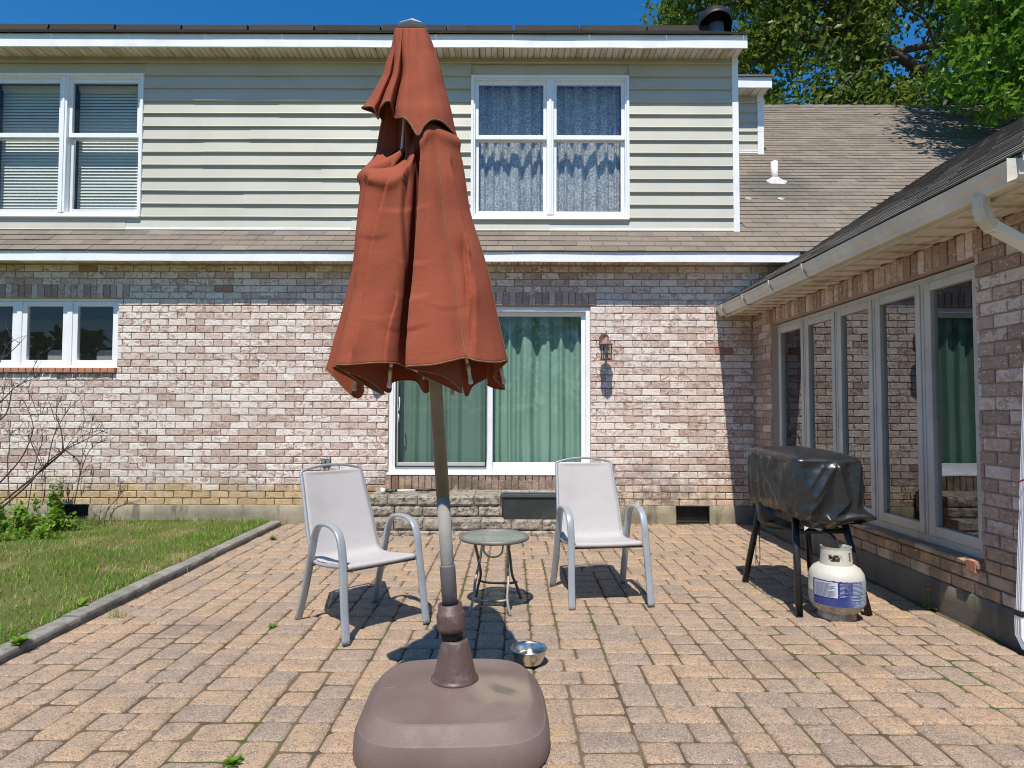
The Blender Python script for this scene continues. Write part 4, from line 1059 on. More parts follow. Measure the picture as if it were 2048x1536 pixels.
mb = MB(); rr = random.Random(81)
for _ in range(9000):
    x = rr.uniform(-60, 60); y = -34 - 5 * rr.random(); top = 7.5 + 2.2 * nz(x * .12, 1) + 1.2 * nz(x * .5, 4)
    p = Vector((x, y, top * rr.random() ** .8)); leaf(mb, p, rdir(rr, -.2), rdir(rr, .6), rr.uniform(.6, 1.1), .55, .2)
tag(mb.build('woods', M['oak'], None), 'wooded edge across the yard behind the viewpoint', None, None, 'stuff')
# low shrubs and weeds by the wall
def bush(name, c, rx, ry, hz, n, size, rr, label, cat='shrub', group=None, mat='weed'):
    e = empty(name, c, label, cat, group); lb = MB(); sb = MB(); c = Vector(c)
    for k in range(max(5, n // 45)):
        a = rr.uniform(0, 2 * PI); t = rr.random() ** .6; tip = c + Vector((math.cos(a) * rx * t, math.sin(a) * ry * t, hz * rr.uniform(.45, 1.0) * (1 - .5 * t * t)))
        st = c + Vector((math.cos(a) * rx * .4 * t, math.sin(a) * ry * .4 * t, 0)); pts = spline([st, lerp(st, tip, .5) + rdir(rr) * .03, tip], 5); sb.tube(pts, [lerp(.004, .0015, i / (len(pts) - 1)) for i in range(len(pts))], 5)
        for i in range(45):
            q = pts[min(len(pts) - 1, int((rr.random() ** .7) * len(pts)))]; d = rdir(rr, .15); s = size * rr.uniform(.5, 1.25)
            leaf(lb, q + d * rr.uniform(.0, size * 1.2), d, rdir(rr, 1.6), s, s * .62, .15)
    sb.tube([c + Vector((-rx * .4, 0, .004)), c + Vector((rx * .4, 0, .004))], .003, 5); sb.build('stem', M['twig'], e); lb.build('foliage', M[mat], e)
    return e
rr = random.Random(90)
def G(u, v, z=.05): return onZ(u, v, z)
for (u, v, rx, ry, hz, n, lab) in ((30, 1062, .40, .26, .36, 800, 'tallest leafy green shrub at the photo edge below the bare branches'), (120, 1058, .28, .2, .26, 520, 'low leafy green shrub covering the dark crawl vent'), (70, 1075, .36, .18, .13, 450, 'spreading low green shrub in front on the grass')):
    p = G(u, v); p.z = lawn_z(p.x, p.y) - .02; bush('leafy_shrub', p, rx, ry, hz, n, .05, rr, lab, 'shrub', 'leafy shrubs at the house wall')
vc = onY(105, 1045, 7.45); bush('climbing_vine', (vc.x, 7.50, .06), .10, .07, .52, 420, .04, rr, 'thin upright vine climbing the brick beside the crawl vent', 'vine')
for (u, v, z, s, lab) in ((546, 1080, .0, .055, 'small green weed between far pavers near the kerb end'), (545, 1256, .0, .035, 'tiny bright green weed in the paver joints before the chair'), (466, 1530, .0, .042, 'green weed sprouting at the bottom edge of the photo'), (38, 1288, .045, .062, 'broad leaved green weed on the lawn beside the kerb'), (162, 1212, .045, .062, 'leafy green weed at the lawn edge along the kerb')):
    p = G(u, v, z); e = empty('weed', p, lab, 'weed', 'weeds on patio and lawn'); lb = MB()
    for i in range(26):
        a = rr.uniform(0, 2 * PI); d = Vector((math.cos(a), math.sin(a), rr.uniform(.35, 1.6))); leaf(lb, p + rdir(rr) * s * .15, d, Vector((0, 0, 1)), s * rr.uniform(.6, 1.2), s * .42, .2)
    lb.build('leaves', M['weed'], e)
p = G(236, 1236, 0); e = empty('grass_tuft', p, 'small dry grass tuft in the pavers beside the kerb', 'grass tuft'); mb = MB()
for _ in range(40): blade(mb, p.x + rr.uniform(-.05, .05), p.y + rr.uniform(-.03, .03), 0, rr.uniform(.04, .09), .0016, rr, .9)
mb.build('blades', M['grass'], e)
p = onZ(1860, 1218, 0.0); p = Vector((min(p.x, XW - .03), p.y, 0)); e = empty('dandelion', p, 'yellow dandelion against the wing foundation', 'flower'); mb = MB()
mb.tube(spline([p, p + Vector((-.005, 0, .06)), p + Vector((-.012, -.005, .125))], 5), .0022, 6); mb.build('stem', M['weed'], e); mb = MB(); mb.tube(spline([p + Vector((.0, .03, 0)), p + Vector((-.01, .05, .10)), p + Vector((-.004, .055, .17))], 5), .002, 6); mb.build('stem', M['weed'], e)
mb = MB(); c = p + Vector((-.012, -.005, .125))
for i in range(26):
    a = i * 2.4; leaf(mb, c, Vector((math.cos(a), math.sin(a), .25 + .5 * (i % 3))), Vector((0, 0, 1)), .020, .008)
mb.build('petals', M['yellow'], e)
mb = MB()
for i in range(8):
    a = i * .8; leaf(mb, p, Vector((math.cos(a), math.sin(a), .5)), Vector((0, 0, 1)), .07, .03)
mb.build('leaves', M['weed'], e)

# bare shrub
rr = random.Random(101); e = empty('bare_shrub', (onY(-30, 1050, 7.0).x, 7.0, .04), 'leafless grey shrub with tangled branches against the brick', 'shrub'); mb = MB()
def B(u, v, Y=7.0): p = onY(u, v, Y); return (p.x, p.y, p.z)
stems = [([(-40, 1050), (0, 1018), (55, 970), (95, 925), (130, 900), (170, 880), (215, 858)], .016, .003, 6.85), ([(-60, 1060), (10, 1000), (60, 960), (110, 918), (127, 903)], .013, .010, 6.9), ([(127, 903), (122, 860), (112, 830), (120, 800), (130, 790)], .008, .002, 6.85),
 ([(95, 930), (105, 880), (118, 850), (140, 815), (150, 810)], .006, .002, 6.9), ([(130, 900), (155, 920), (160, 945), (150, 1000), (148, 1010)], .007, .004, 6.9), ([(0, 965), (40, 920), (60, 880), (66, 850), (52, 810), (40, 795)], .009, .003, 7.0), ([(60, 880), (75, 915), (85, 940), (82, 960)], .006, .003, 7.0),
 ([(0, 805), (30, 775), (55, 755), (85, 700)], .007, .002, 6.7), ([(30, 775), (60, 760), (72, 755)], .004, .002, 6.7), ([(-30, 860), (10, 830), (22, 790), (25, 770)], .010, .003, 6.7), ([(-30, 740), (20, 705), (52, 672)], .007, .002, 6.6), ([(0, 725), (15, 690), (22, 685)], .004, .0015, 6.6),
 ([(20, 1010), (15, 930), (20, 880), (15, 830)], .006, .002, 7.1), ([(55, 1020), (70, 930), (85, 880), (80, 850)], .006, .002, 7.05), ([(110, 840), (95, 800), (80, 830), (60, 790), (55, 775)], .004, .0015, 6.9), ([(105, 990), (130, 960), (135, 985), (138, 1010)], .004, .002, 7.2),
 ([(148, 1012), (160, 950), (180, 900), (212, 880), (228, 887)], .006, .002, 7.25), ([(160, 950), (180, 930), (187, 945), (180, 975), (160, 990)], .004, .002, 7.25), ([(160, 930), (180, 865), (185, 835), (178, 828)], .004, .0015, 7.2), ([(208, 1048), (215, 1020), (232, 1000), (250, 978)], .005, .003, 7.35), ([(199, 1046), (200, 1018)], .003, .002, 7.35), ([(0, 1030), (-5, 900), (5, 800), (12, 750)], .006, .002, 7.1), ([(85, 1010), (90, 960), (75, 900), (40, 860), (20, 870)], .005, .0015, 7.1),
 ([(130, 898), (165, 873), (195, 862), (215, 866)], .005, .0015, 6.8), ([(128, 902), (150, 870), (165, 850), (170, 835), (155, 775)], .004, .0012, 6.8)]
for pts, r0, r1, Y in stems:
    P3 = [Vector(B(u, v, Y + .05 * nz(u * .1, v * .1))) for u, v in pts]; p = limb(mb, P3, r0, r1, 6)
    for k in range(len(pts) * 2):
        q = p[int(rr.uniform(.35, 1) * (len(p) - 1))]; d = rdir(rr, .8); d.y *= .5; L = rr.uniform(.05, .22)
        mb.tube([q, q + d * L * .5 + rdir(rr) * .015, q + d * L + rdir(rr) * .03], [.0028, .002, .001], 5)
mb.build('branches', M['twig'], e, True)

mb = MB(); rr = random.Random(66)
for k in range(170):
    w_ = rr.random()
    if w_ < .45: x, y = rr.uniform(1.2, 2.8), D - .02 - abs(rr.gauss(0, .10))
    elif w_ < .7: x, y = KX + .03 + abs(rr.gauss(0, .12)), rr.uniform(2.6, 7.4)
    elif w_ < .85: x, y = XW - .03 - abs(rr.gauss(0, .06)), rr.uniform(3.6, 7.5)
    else: x, y = rr.uniform(-2.4, 2.6), rr.uniform(2.6, 7.4)
    a = rr.uniform(0, 6.3); L_ = rr.uniform(.012, .035)
    leaf(mb, Vector((x, y, .006)), Vector((math.cos(a), math.sin(a), .15)), Vector((rr.uniform(-.4, .4), rr.uniform(-.4, .4), 1)), L_, L_ * rr.uniform(.2, .5), .3)
tag(mb.build('leaf_litter', M['litter'], None), 'dry brown bits of leaf scattered on the pavers', None, None, 'stuff')
# ------------------------------------------------------------------ STEPS
def block(mb, x0, x1, y0, y1, z0, z1, rr):
    n = max(4, int((x1 - x0) / .02)); m = 5; sd = rr.uniform(0, 99); rows = []
    for j in range(m + 1):
        z = lerp(z0, z1, j / m); row = []
        for i in range(n + 1):
            x = lerp(x0, x1, i / n); edge = min(i, n - i, j * 1.6, (m - j) * 1.6); k = min(1, edge / 1.6)
            d = .014 * nz(x * 16, z * 16, sd) + .010 * nz(x * 38, z * 38, sd + 3) + .012
            row.append((x, y0 - d * k + .006 * (1 - k), z))
        rows.append(row)
    rows.append([(x, y1, z1) for x, y, z in rows[-1]])
    mb.rings(rows, False)
    for xx in (x0, x1): mb.quad((xx, y0, z0), (xx, y1, z0), (xx, y1, z1), (xx, y0 + .005, z1))
steps = empty('stone_steps', (-.2, 7.2, 0), 'two low stacked steps of grey split stone under the sliding door', 'steps')
rr = random.Random(55); mb = MB(); xs0, xs1 = -1.545, 1.17
def course(mb, z0, z1, y0, y1, off, L=.31):
    x = xs0; first = True
    while x < xs1 - .03:
        w = (off if first else L * rr.uniform(.92, 1.08)); e_ = min(x + w, xs1)
        if xs1 - e_ < .08: e_ = xs1
        block(mb, x + .003, e_ - .003, y0 + rr.uniform(-.006, .006), y1, z0 + .003, z1 - rr.uniform(.001, .004), rr); x = e_; first = False
course(mb, -.02, .055, 6.885, 7.2, .22); course(mb, .055, .173, 6.90, 7.25, .30); mb.build('lower_step', M['stone'], steps)
mb = MB(); course(mb, .173, .287, 7.06, D - .03, .28); course(mb, .287, .40, 7.06, D - .03, .20); mb.build('upper_step', M['stone'], steps)

# ------------------------------------------------------------------ PLANTER, wand, outlet, lanterns
pl = empty('planter_box', (.32, 7.0, .175), 'long empty dark plastic planter box on the lower stone step', 'planter')
mb = MB(); bx0, bx1_, by0, by1 = -.085, .72, 6.905, 7.045
def rrect(x0, x1, y0, y1, z, rad=.02): return [(x1 - rad, y0, z), (x1, y0 + rad, z), (x1, y1 - rad, z), (x1 - rad, y1, z), (x0 + rad, y1, z), (x0, y1 - rad, z), (x0, y0 + rad, z), (x0 + rad, y0, z)]
mb.rings([rrect(bx0, bx1_, by0 + .01, by1, .176), rrect(bx0 - .02, bx1_ + .02, by0 - .01, by1 + .01, .41)], True, True, False)
mb.rings([rrect(bx0 - .012, bx1_ + .012, by0 - .002, by1 + .002, .41), rrect(bx0 + .004, bx1_ - .004, by0 + .02, by1 - .006, .20)], True, False, True)
mb.build('tub', M['planter'], pl)
mb = MB(); a, b, c_, d_ = bx0 - .034, bx1_ + .034, by0 - .024, by1 + .024
mb.rings([rrect(bx0 - .02, bx1_ + .02, by0 - .01, by1 + .01, .409), rrect(a, b, c_, d_, .409), rrect(a, b, c_, d_, .437), rrect(bx0 - .012, bx1_ + .012, by0 - .002, by1 + .002, .437), rrect(bx0 - .012, bx1_ + .012, by0 - .002, by1 + .002, .38)], True); mb.build('rim', M['planter_rim'], pl)
wd = empty('hose_wand', onY(800, 980, 7.25), 'black and white watering wand lying on the top stone step', 'watering wand')
wa, wb_ = onY(765, 982, 7.22), onY(860, 976, 7.35); wa.z = .43; wb_.z = .425; ax = (wb_ - wa).normalized()
mb = MB(); mb.lathe(wa + Vector((0, 0, .0)), [(.02, -.02), (.034, -.015), (.036, .0), (.028, .02), (.015, .035)], 18, axis=ax + Vector((.0, .0, .15))); mb.build('rose', M['white'], wd, True)
mb = MB(); mb.tube([wa + ax * .03, wa + ax * .09 + Vector((0, 0, -.008)), wa + ax * .16], [.02, .018, .014], 10); mb.build('head', M['black'], wd, True); mb = MB(); mb.tube([wa + ax * .36, wa + ax * .50, wa + ax * .60], [.014, .017, .013], 10); mb.build('grip', M['black'], wd, True)
mb = MB(); mb.tube([wa + ax * .16, wa + ax * .37], .011, 10); mb.build('shaft', M['white'], wd, True)
mb = MB(); mb.tube([wa + ax * .115, wa + ax * .14], .021, 12); mb.build('ring', M['green'], wd, True)
ox, oz = FU(653, 924); ob = empty('outlet_box', facade(ox, oz, 0), 'small grey outdoor outlet box on the brick beside the chair', 'outlet')
mb = MB(); fbox(mb, facade, ox - .055, ox + .055, oz - .03, oz + .035, -.005, .02); mb.build('backplate', M['metal_vent'], ob, bevel=.004)
for q in (-.026, .026): mb = MB(); fbox(mb, facade, ox + q - .020, ox + q + .020, oz - .018, oz + .028, .02, .034); mb.build('cover_flap', M['galv'], ob, bevel=.004)
for q in (-.026, .026): mb = MB(); fbox(mb, facade, ox + q - .008, ox + q + .008, oz - .05, oz - .018, .018, .032); mb.build('latch', M['black'], ob)
lan_l = onY(1213, 690, 7.45)
def make_lantern(x, z, label):
    e = empty('wall_lantern', (x, D - .18, z), label, 'lantern', 'wall lanterns beside the sliding door', world=False)
    mb = MB(); mb.rings([[(-.062, .180, .02 + q), (-.01, .180, .03)][0:0] or [(px, .165 + yy, pz) for px, pz in ((-.055, .02), (.055, .02), (.06, .10), (.055, .16), (.03, .195), (-.03, .195), (-.055, .16), (-.06, .10))] for q, yy in ((0, 0), (0, .02))], True, True, True); mb.build('backplate', M['lantern'], e, off=Vector((0, 0, 0)), bevel=.004)
    mb = MB(); mb.tube(spline([(0, .17, .11), (0, .11, .16), (0, .04, .185), (0, .0, .165), (0, 0, .13)], 6), .008, 8); mb.tube(spline([(0, .17, .05), (0, .12, .06), (0, .10, .10), (0, .13, .13)], 5), .005, 6); mb.build('arm', M['lantern'], e, True, off=Vector((0, 0, 0)))
    mb = MB(); mb.lathe((0, 0, 0), [(.075, .048), (.079, .055), (.070, .066), (.045, .098), (.022, .125), (.012, .135), (.006, .15), (.013, .165), (.006, .18), (.009, .195), (.002, .22)], 8); mb.build('cap', M['copper'], e, off=Vector((0, 0, 0)))
    mb = MB()
    for i in range(8):
        a = 2 * PI * (i + .5) / 8; mb.tube([(.066 * math.cos(a), .066 * math.sin(a), .05), (.060 * math.cos(a), .060 * math.sin(a), -.115)], .0045, 5)
    mb.lathe((0, 0, 0), [(.05, -.128), (.068, -.125), (.072, -.115), (.066, -.108), (.05, -.11)], 8); mb.lathe((0, 0, -.055), [(.0625, -.003), (.0645, -.003), (.0645, .003), (.0625, .003)], 8); mb.build('cage', M['lantern'], e, off=Vector((0, 0, 0)))
    mb = MB(); mb.lathe((0, 0, 0), [(.058, .048), (.054, -.108)], 8, False, False); mb.build('glass', M['glass'], e, off=Vector((0, 0, 0)))
    mb = MB(); mb.lathe((0, 0, 0), [(.014, -.11), (.014, -.06), (.020, -.04), (.022, -.01), (.012, .015)], 12); mb.build('bulb', M['white'], e, True, off=Vector((0, 0, 0)))
    return e
lx = lan_l.x; lz = onY(1213, 720, D - .18).z + .128
make_lantern(lx, lz, 'rusty wall lantern on the brick between sliding door and wing')
make_lantern(FU(751, 700)[0], lz - .0, 'rusty wall lantern mostly hidden behind the closed umbrella')

# ------------------------------------------------------------------ UMBRELLA BASE
BX, BY = -.236, 2.765
ub = empty('umbrella_base', (BX, BY, 0), 'big brown plastic weighted base holding the umbrella', 'umbrella base')
def sq(half, z, n=96, e=4.0, rot=.04):
    pts = []
    for i in range(n):
        a = 2 * PI * i / n; c, s = math.cos(a), math.sin(a); k = (abs(c) ** e + abs(s) ** e) ** (-1 / e); x, y = half * k * c, half * k * s
        pts.append((BX + x * math.cos(rot) - y * math.sin(rot), BY + x * math.sin(rot) + y * math.cos(rot), z))
    return pts
def dome(half, z, t):
    out = []
    for i, (x, y, zz) in enumerate(sq(half, z, e=lerp(4.0, 2.0, t))):
        d = math.hypot(x - (BX + .22), y - (BY - .02)); out.append((x, y, zz - .010 * math.exp(-(d / .09) ** 2)))
    return out
mb = MB(); mb.rings([sq(.385, 0), sq(.388, .02), sq(.384, .07), sq(.370, .104)], True); mb.rings([sq(.370, .104), sq(.364, .109)], True)
mb.rings([sq(.364, .109), sq(.345, .135), sq(.322, .158)], True); mb.rings([sq(.322, .158), sq(.315, .1625)], True)
mb.rings([dome(.315, .1625, 0), dome(.30, .1632, 0), dome(.26, .1655, .1), dome(.22, .169, .3), dome(.18, .175, .5), dome(.15, .182, .7), dome(.12, .192, .9), dome(.09, .203, 1)], True, False, True)
ubo = mb.build('weight_body', M['base'], ub, True)
AX = Vector((-.0725, 0, 1)).normalized()
def axp(z): return Vector((BX - .0725 * (z - .2), BY, z))
mb = MB(); mb.lathe((BX, BY, .198), [(.098, 0), (.099, .008), (.092, .012), (.088, .02), (.056, .158), (.052, .166), (.046, .166)], 40); mb.build('cone', M['base_dark'], ub, True)
mb = MB(); mb.lathe(axp(.36), [(.044, 0), (.046, .03), (.044, .05)], 28, axis=AX); mb.build('neck', M['rubber'], ub, True)
mb = MB(); prof = [(.050, 0), (.057, .004), (.058, .022), (.0585, .07), (.056, .078), (.053, .080), (.050, .112), (.044, .114), (.040, .09)]
rings = []
cc = axp(.398); Rm = Vector((0, 0, 1)).rotation_difference(AX).to_matrix()
for r_, z_ in prof: rings.append([cc + Rm @ Vector(((r_ + (.0018 if (i // 2) % 2 and .02 < z_ < .072 else 0)) * math.cos(2 * PI * i / 64), (r_ + (.0018 if (i // 2) % 2 and .02 < z_ < .072 else 0)) * math.sin(2 * PI * i / 64), z_)) for i in range(64)])
mb.rings(rings, True, True, False); mb.build('collar_knob', M['base_dark'], ub, True)
mb = MB(); mb.lathe(axp(.42), [(.033, 0), (.033, .245), (.0335, .25), (.030, .252), (.029, .25)], 28, axis=AX); mb.build('sleeve', M['sleeve'], ub, True)

# ------------------------------------------------------------------ UMBRELLA
um = empty('patio_umbrella', axp(.5), 'closed rust orange patio umbrella leaning in its brown base', 'umbrella')
mb = MB(); mb.tube([axp(.5), axp(.96)], .0275, 20); mb.build('lower_pole', M['pole_grey'], um, True)
mb = MB(); mb.tube([axp(.955), axp(2.93)], .0285, 20); mb.build('upper_pole', M['pole'], um, True)
mb = MB(); mb.lathe(axp(1.455), [(.052, 0), (.055, .01), (.055, .10), (.04, .12)], 10, axis=AX); mb.build('runner_hub', M['pole'], um)
LT = [(245, .205), (280, .225), (317, .245), (420, .282), (540, .322), (640, .385), (745, .462), (800, .47)]
RTAB = [(245, .150), (280, .168), (317, .180), (420, .199), (540, .252), (720, .313), (800, .315)]
CP = [(-.070, -.305, 735, 268), (.03, -.33, 730, 262), (.10, -.32, 722, 250), (.155, -.285, 716, 246), (.20, -.27, 722, 252), (.27, -.20, 725, 262), (.311, -.10, 722, 268), (.25, -.08, 752, 258), (.29, -.01, 778, 252), (.22, .02, 770, 250), (.25, .15, 750, 255), (.15, .17, 770, 258),
      (.12, .10, 792, 250), (.08, .25, 762, 255), (-.02, .22, 765, 260), (-.06, .12, 786, 250), (-.12, .25, 762, 265), (-.22, .24, 764, 275), (-.22, .12, 785, 262), (-.33, .15, 758, 310), (-.455, .02, 741, 326), (-.42, -.06, 748, 322), (-.33, -.01, 796, 306), (-.29, -.07, 772, 306),
      (-.39, -.14, 738, 318), (-.345, -.19, 738, 330), (-.25, -.13, 775, 316), (-.185, -.155, 788, 306), (-.235, -.215, 760, 306), (-.348, -.27, 733, 318), (-.28, -.315, 730, 330), (-.18, -.315, 726, 336), (-.118, -.268, 727, 306), (-.088, -.15, 736, 276), (.05, -.14, 770, 258), (.125, -.20, 785, 255), (.06, -.25, 752, 262)]
pts = spline([(a, b, c) for a, b, c, d in CP], 13, True); pts2 = spline([(d, 0, 0) for a, b, c, d in CP], 13, True)
# creases of the slack cloth on the side facing the house front: (points u, v), height, width; raised on the right of the line
PLEATS = [([(778, 330), (756, 420), (738, 500), (722, 640), (700, 730)], .030, .06, 1), ([(897, 330), (912, 400), (925, 452), (934, 500)], .030, .05, -1), ([(808, 330), (800, 420), (806, 500), (815, 580)], .022, .05, -1),
          ([(925, 480), (934, 560), (936, 610)], .028, .05, 1), ([(730, 345), (722, 420), (712, 520), (704, 560)], .022, .05, 1), ([(940, 560), (946, 640), (945, 715)], .014, .06, 1), ([(790, 600), (776, 660), (770, 725)], .014, .05, 1)]
CROSS = [(770, 845, 655, -.012, 12), (640, 720, 540, .010, 10), (792, 850, 588, .014, 12), (800, 850, 520, .010, 10), (860, 940, 612, -.006, 10), (720, 800, 630, .006, 12), (760, 850, 415, .012, 16), (712, 770, 470, -.010, 14)]
def fold(u, v):
    o = 0.0
    for line, h, w, sg in PLEATS:
        if not line[0][1] - 30 < v < line[-1][1] + 30: continue
        uu = interp(v, [(q[1], q[0]) for q in line]); d = (u - uu) / 472.0 * sg
        e = smooth((v - line[0][1] + 30) / 60) * smooth((line[-1][1] + 30 - v) / 60)
        if d > 0: o += 1.15 * h * e * math.exp(-d / w * 1.2) * min(1, d / .004)
        else: o -= e * h * .6 * math.exp(d / .022) * min(1, -d / .004)
    for u0, u1, vv, h, w in CROSS:
        if u0 - 25 < u < u1 + 25:
            e = smooth((u - u0 + 25) / 50) * smooth((u1 + 25 - u) / 50); d = (v - vv - 6 * math.sin((u - u0) * .05)) / w
            o += .62 * h * e * (math.exp(-d * .8) * min(1, d * 3) if d > 0 else -.35 * math.exp(d * .7) * min(1, -d * 3))
    return o
VTOP = 188
NR = 128; rings = []
for j in range(NR + 1):
    t = j / NR; ring = []
    for i, (p, q) in enumerate(zip(pts, pts2)):
        v = lerp(VTOP, p.z, t ** 1.05)
        L, Rr = interp(v, LT), interp(v, RTAB); k = smooth((p.x + .06) / .12); sx = lerp(L / .455, Rr / .311, k); sy = (L / .455 + Rr / .311) / 2
        sh = q.x + (12 if p.x < -.1 else 0)                        # height of the slumped shoulder
        a_ = (v - (sh - 34)) / 44
        nk = lerp(.36, .80, smooth((-p.x - .24) / .12) * smooth((p.y + .24) / .1))
        cowl = lerp(nk + .10 * max(0, min(1, (v - VTOP) / 60)), 1.0, smooth(a_)) + .07 * math.exp(-((v - sh - 16) / 13) ** 2)
        px, py = p.x * sx * cowl, p.y * sy * cowl
        py += .12 * smooth((-p.x - .20) / .12) * (1 - smooth(a_))
        if p.y < 0: px += .062 * math.exp(-((p.x + .07) / .11) ** 2) * (1 - smooth((v - 260) / 470)) * smooth(a_)
        w = .008 * nz(px * 5, py * 5, v * .008) + .003 * nz(px * 11, py * 11, v * .02 + 4)
        sag = .005 * math.sin(v * .055 + 9 * p.x + 3 * p.y) * max(0, nz(p.x * 6, p.y * 6, v * .006 + 1))
        zc_ = H + ratio(v) * BY; ax_ = BX - .0725 * (zc_ - .2)
        fo = 0.0
        if py < 0:
            uu = CX + FPX * (ax_ + px) / (BY + py) * (1 + .0408 * (CY - v) / FPX)*.9995
            fo = fold(uu, v) * smooth(-py / .06)
        rad = math.hypot(px, py) + 1e-6; f = 1 + (w + sag + fo) / rad * smooth((a_ - .3)) * (1 - .5 * smooth((t - .93) / .07))
        px *= lerp(1, f, .45); py *= f
        Y = BY + py; z = H + ratio(v) * Y
        ring.append((ax_ + px, Y, z))
    rings.append(ring)
mb = MB(); mb.rings(rings, True); can = mb.build('canopy', M['canopy'], um, True)
md = can.modifiers.new('cloth', 'SOLIDIFY'); md.thickness = .0025; md.offset = 0
for ci in (0, 3, 29, 20, 6):
    col_ = [Vector(rings[j][ci * 13]) for j in range(34, NR + 1, 2)]; o_ = []
    for q in col_: d_ = Vector((q.x - axp(q.z).x, q.y - BY, 0)); o_.append(q + d_.normalized() * .0018)
    mb = MB(); mb.tube(o_, .0024, 5); mb.build('seam', M['piping'], can, True)
mb = MB(); hem = rings[-1]; mb.tube(hem + [hem[0]], .0035, 5, False); mb.build('hem', M['piping'], can, True)
# vent flap on top
VP = [(.02, -.17, 271), (.05, -.175, 252), (.085, -.17, 240), (.12, -.14, 242), (.145, -.10, 255), (.163, -.03, 272), (.145, .06, 258), (.12, .11, 245), (.03, .16, 272), (-.05, .15, 240), (-.12, .13, 268), (-.18, .08, 232), (-.236, -.01, 217), (-.215, -.06, 214), (-.178, -.085, 216), (-.158, -.05, 238), (-.150, -.10, 222), (-.125, -.155, 205), (-.10, -.16, 204), (-.088, -.10, 224), (-.085, -.09, 234), (-.062, -.15, 236), (-.03, -.18, 236), (-.005, -.175, 250)]
VL = [(50, .062), (60, .072), (80, .082), (100, .093), (150, .138), (200, .205), (217, .236), (280, .27)]
VR = [(50, .060), (60, .072), (80, .084), (100, .095), (150, .118), (200, .135), (272, .163), (290, .167)]
pts = spline(VP, 9, True); rings = []
for j in range(61):
    t = j / 60; ring = []
    for i, p in enumerate(pts):
        v = lerp(57, p.z, t); L, Rr = interp(v, VL), interp(v, VR); k = smooth((p.x + .05) / .1); sx = lerp(L / .236, Rr / .163, k); sy = (L / .236 + Rr / .163) / 2
        px, py = p.x * sx, p.y * max(sy, .38)
        cr = math.hypot(px, py) + 1e-6; rc = interp(v, [(50, .062), (100, .10), (200, .20)]); m_ = smooth(t / .45)
        px = lerp(px / cr * rc * (.9 if px > 0 else 1), px, m_); py = lerp(py / cr * rc * .95, py, m_)
        f = 1 + (.006 * nz(px * 9, py * 9, v * .02) + .004 * math.sin(i * 2 * PI / 27) * (1 - m_)) / cr
        Y = BY + py * f; zc_ = H + ratio(v) * BY
        ring.append((BX - .0725 * (zc_ - .2) + px * f, Y, H + ratio(v) * Y))
    rings.append(ring)
mb = MB(); mb.rings(rings, True); vf = mb.build('vent_flap', M['canopy'], um, True)
md = vf.modifiers.new('cloth', 'SOLIDIFY'); md.thickness = .0025; md.offset = 0
mb = MB(); hem = rings[-1]; mb.tube(hem + [hem[0]], .004, 5, False); mb.build('vent_hem', M['piping'], vf, True)
mb = MB(); tp = axp(H + ratio(57) * BY - .2 + .2); q = .066
mb.lathe(tp + Vector((.0, 0, -.03)), [(.05, .0), (.068, .022), (.070, .026), (.066, .030), (.005, .072)], 8); mb.build('top_cap', M['cap'], um)
# ribs with ivory tips below the hem
tips = [(708, 782, -.07), (778, 776, -.20), (942, 768, -.22), (1009, 768, -.05), (905, 792, .12), (845, 772, .20), (742, 776, .16), (700, 770, .12)]
hub = axp(2.72)
for (u, v, dy) in tips:
    tip = onY(u, v, BY + dy); top = hub + Vector((tip.x - hub.x, tip.y - hub.y, 0)).normalized() * .04; d = (top - tip).normalized()
    mid = lerp(tip, top, .45); mid = mid + Vector((axp(mid.z).x - mid.x, axp(mid.z).y - mid.y, 0)) * .25
    mb = MB(); mb.tube(spline([top, mid, tip + d * .075], 8), .0062, 8); rb = mb.build('rib', M['white'], um, True)
    mb = MB(); mb.tube([tip + d * .08, tip + d * .055, tip + d * .053, tip + d * .035, tip + d * .033, tip + d * .018, tip + d * .008, tip], [.0085, .0085, .0065, .0075, .006, .009, .0105, .007], 10); mb.build('tip', M['ivory'], rb, True)

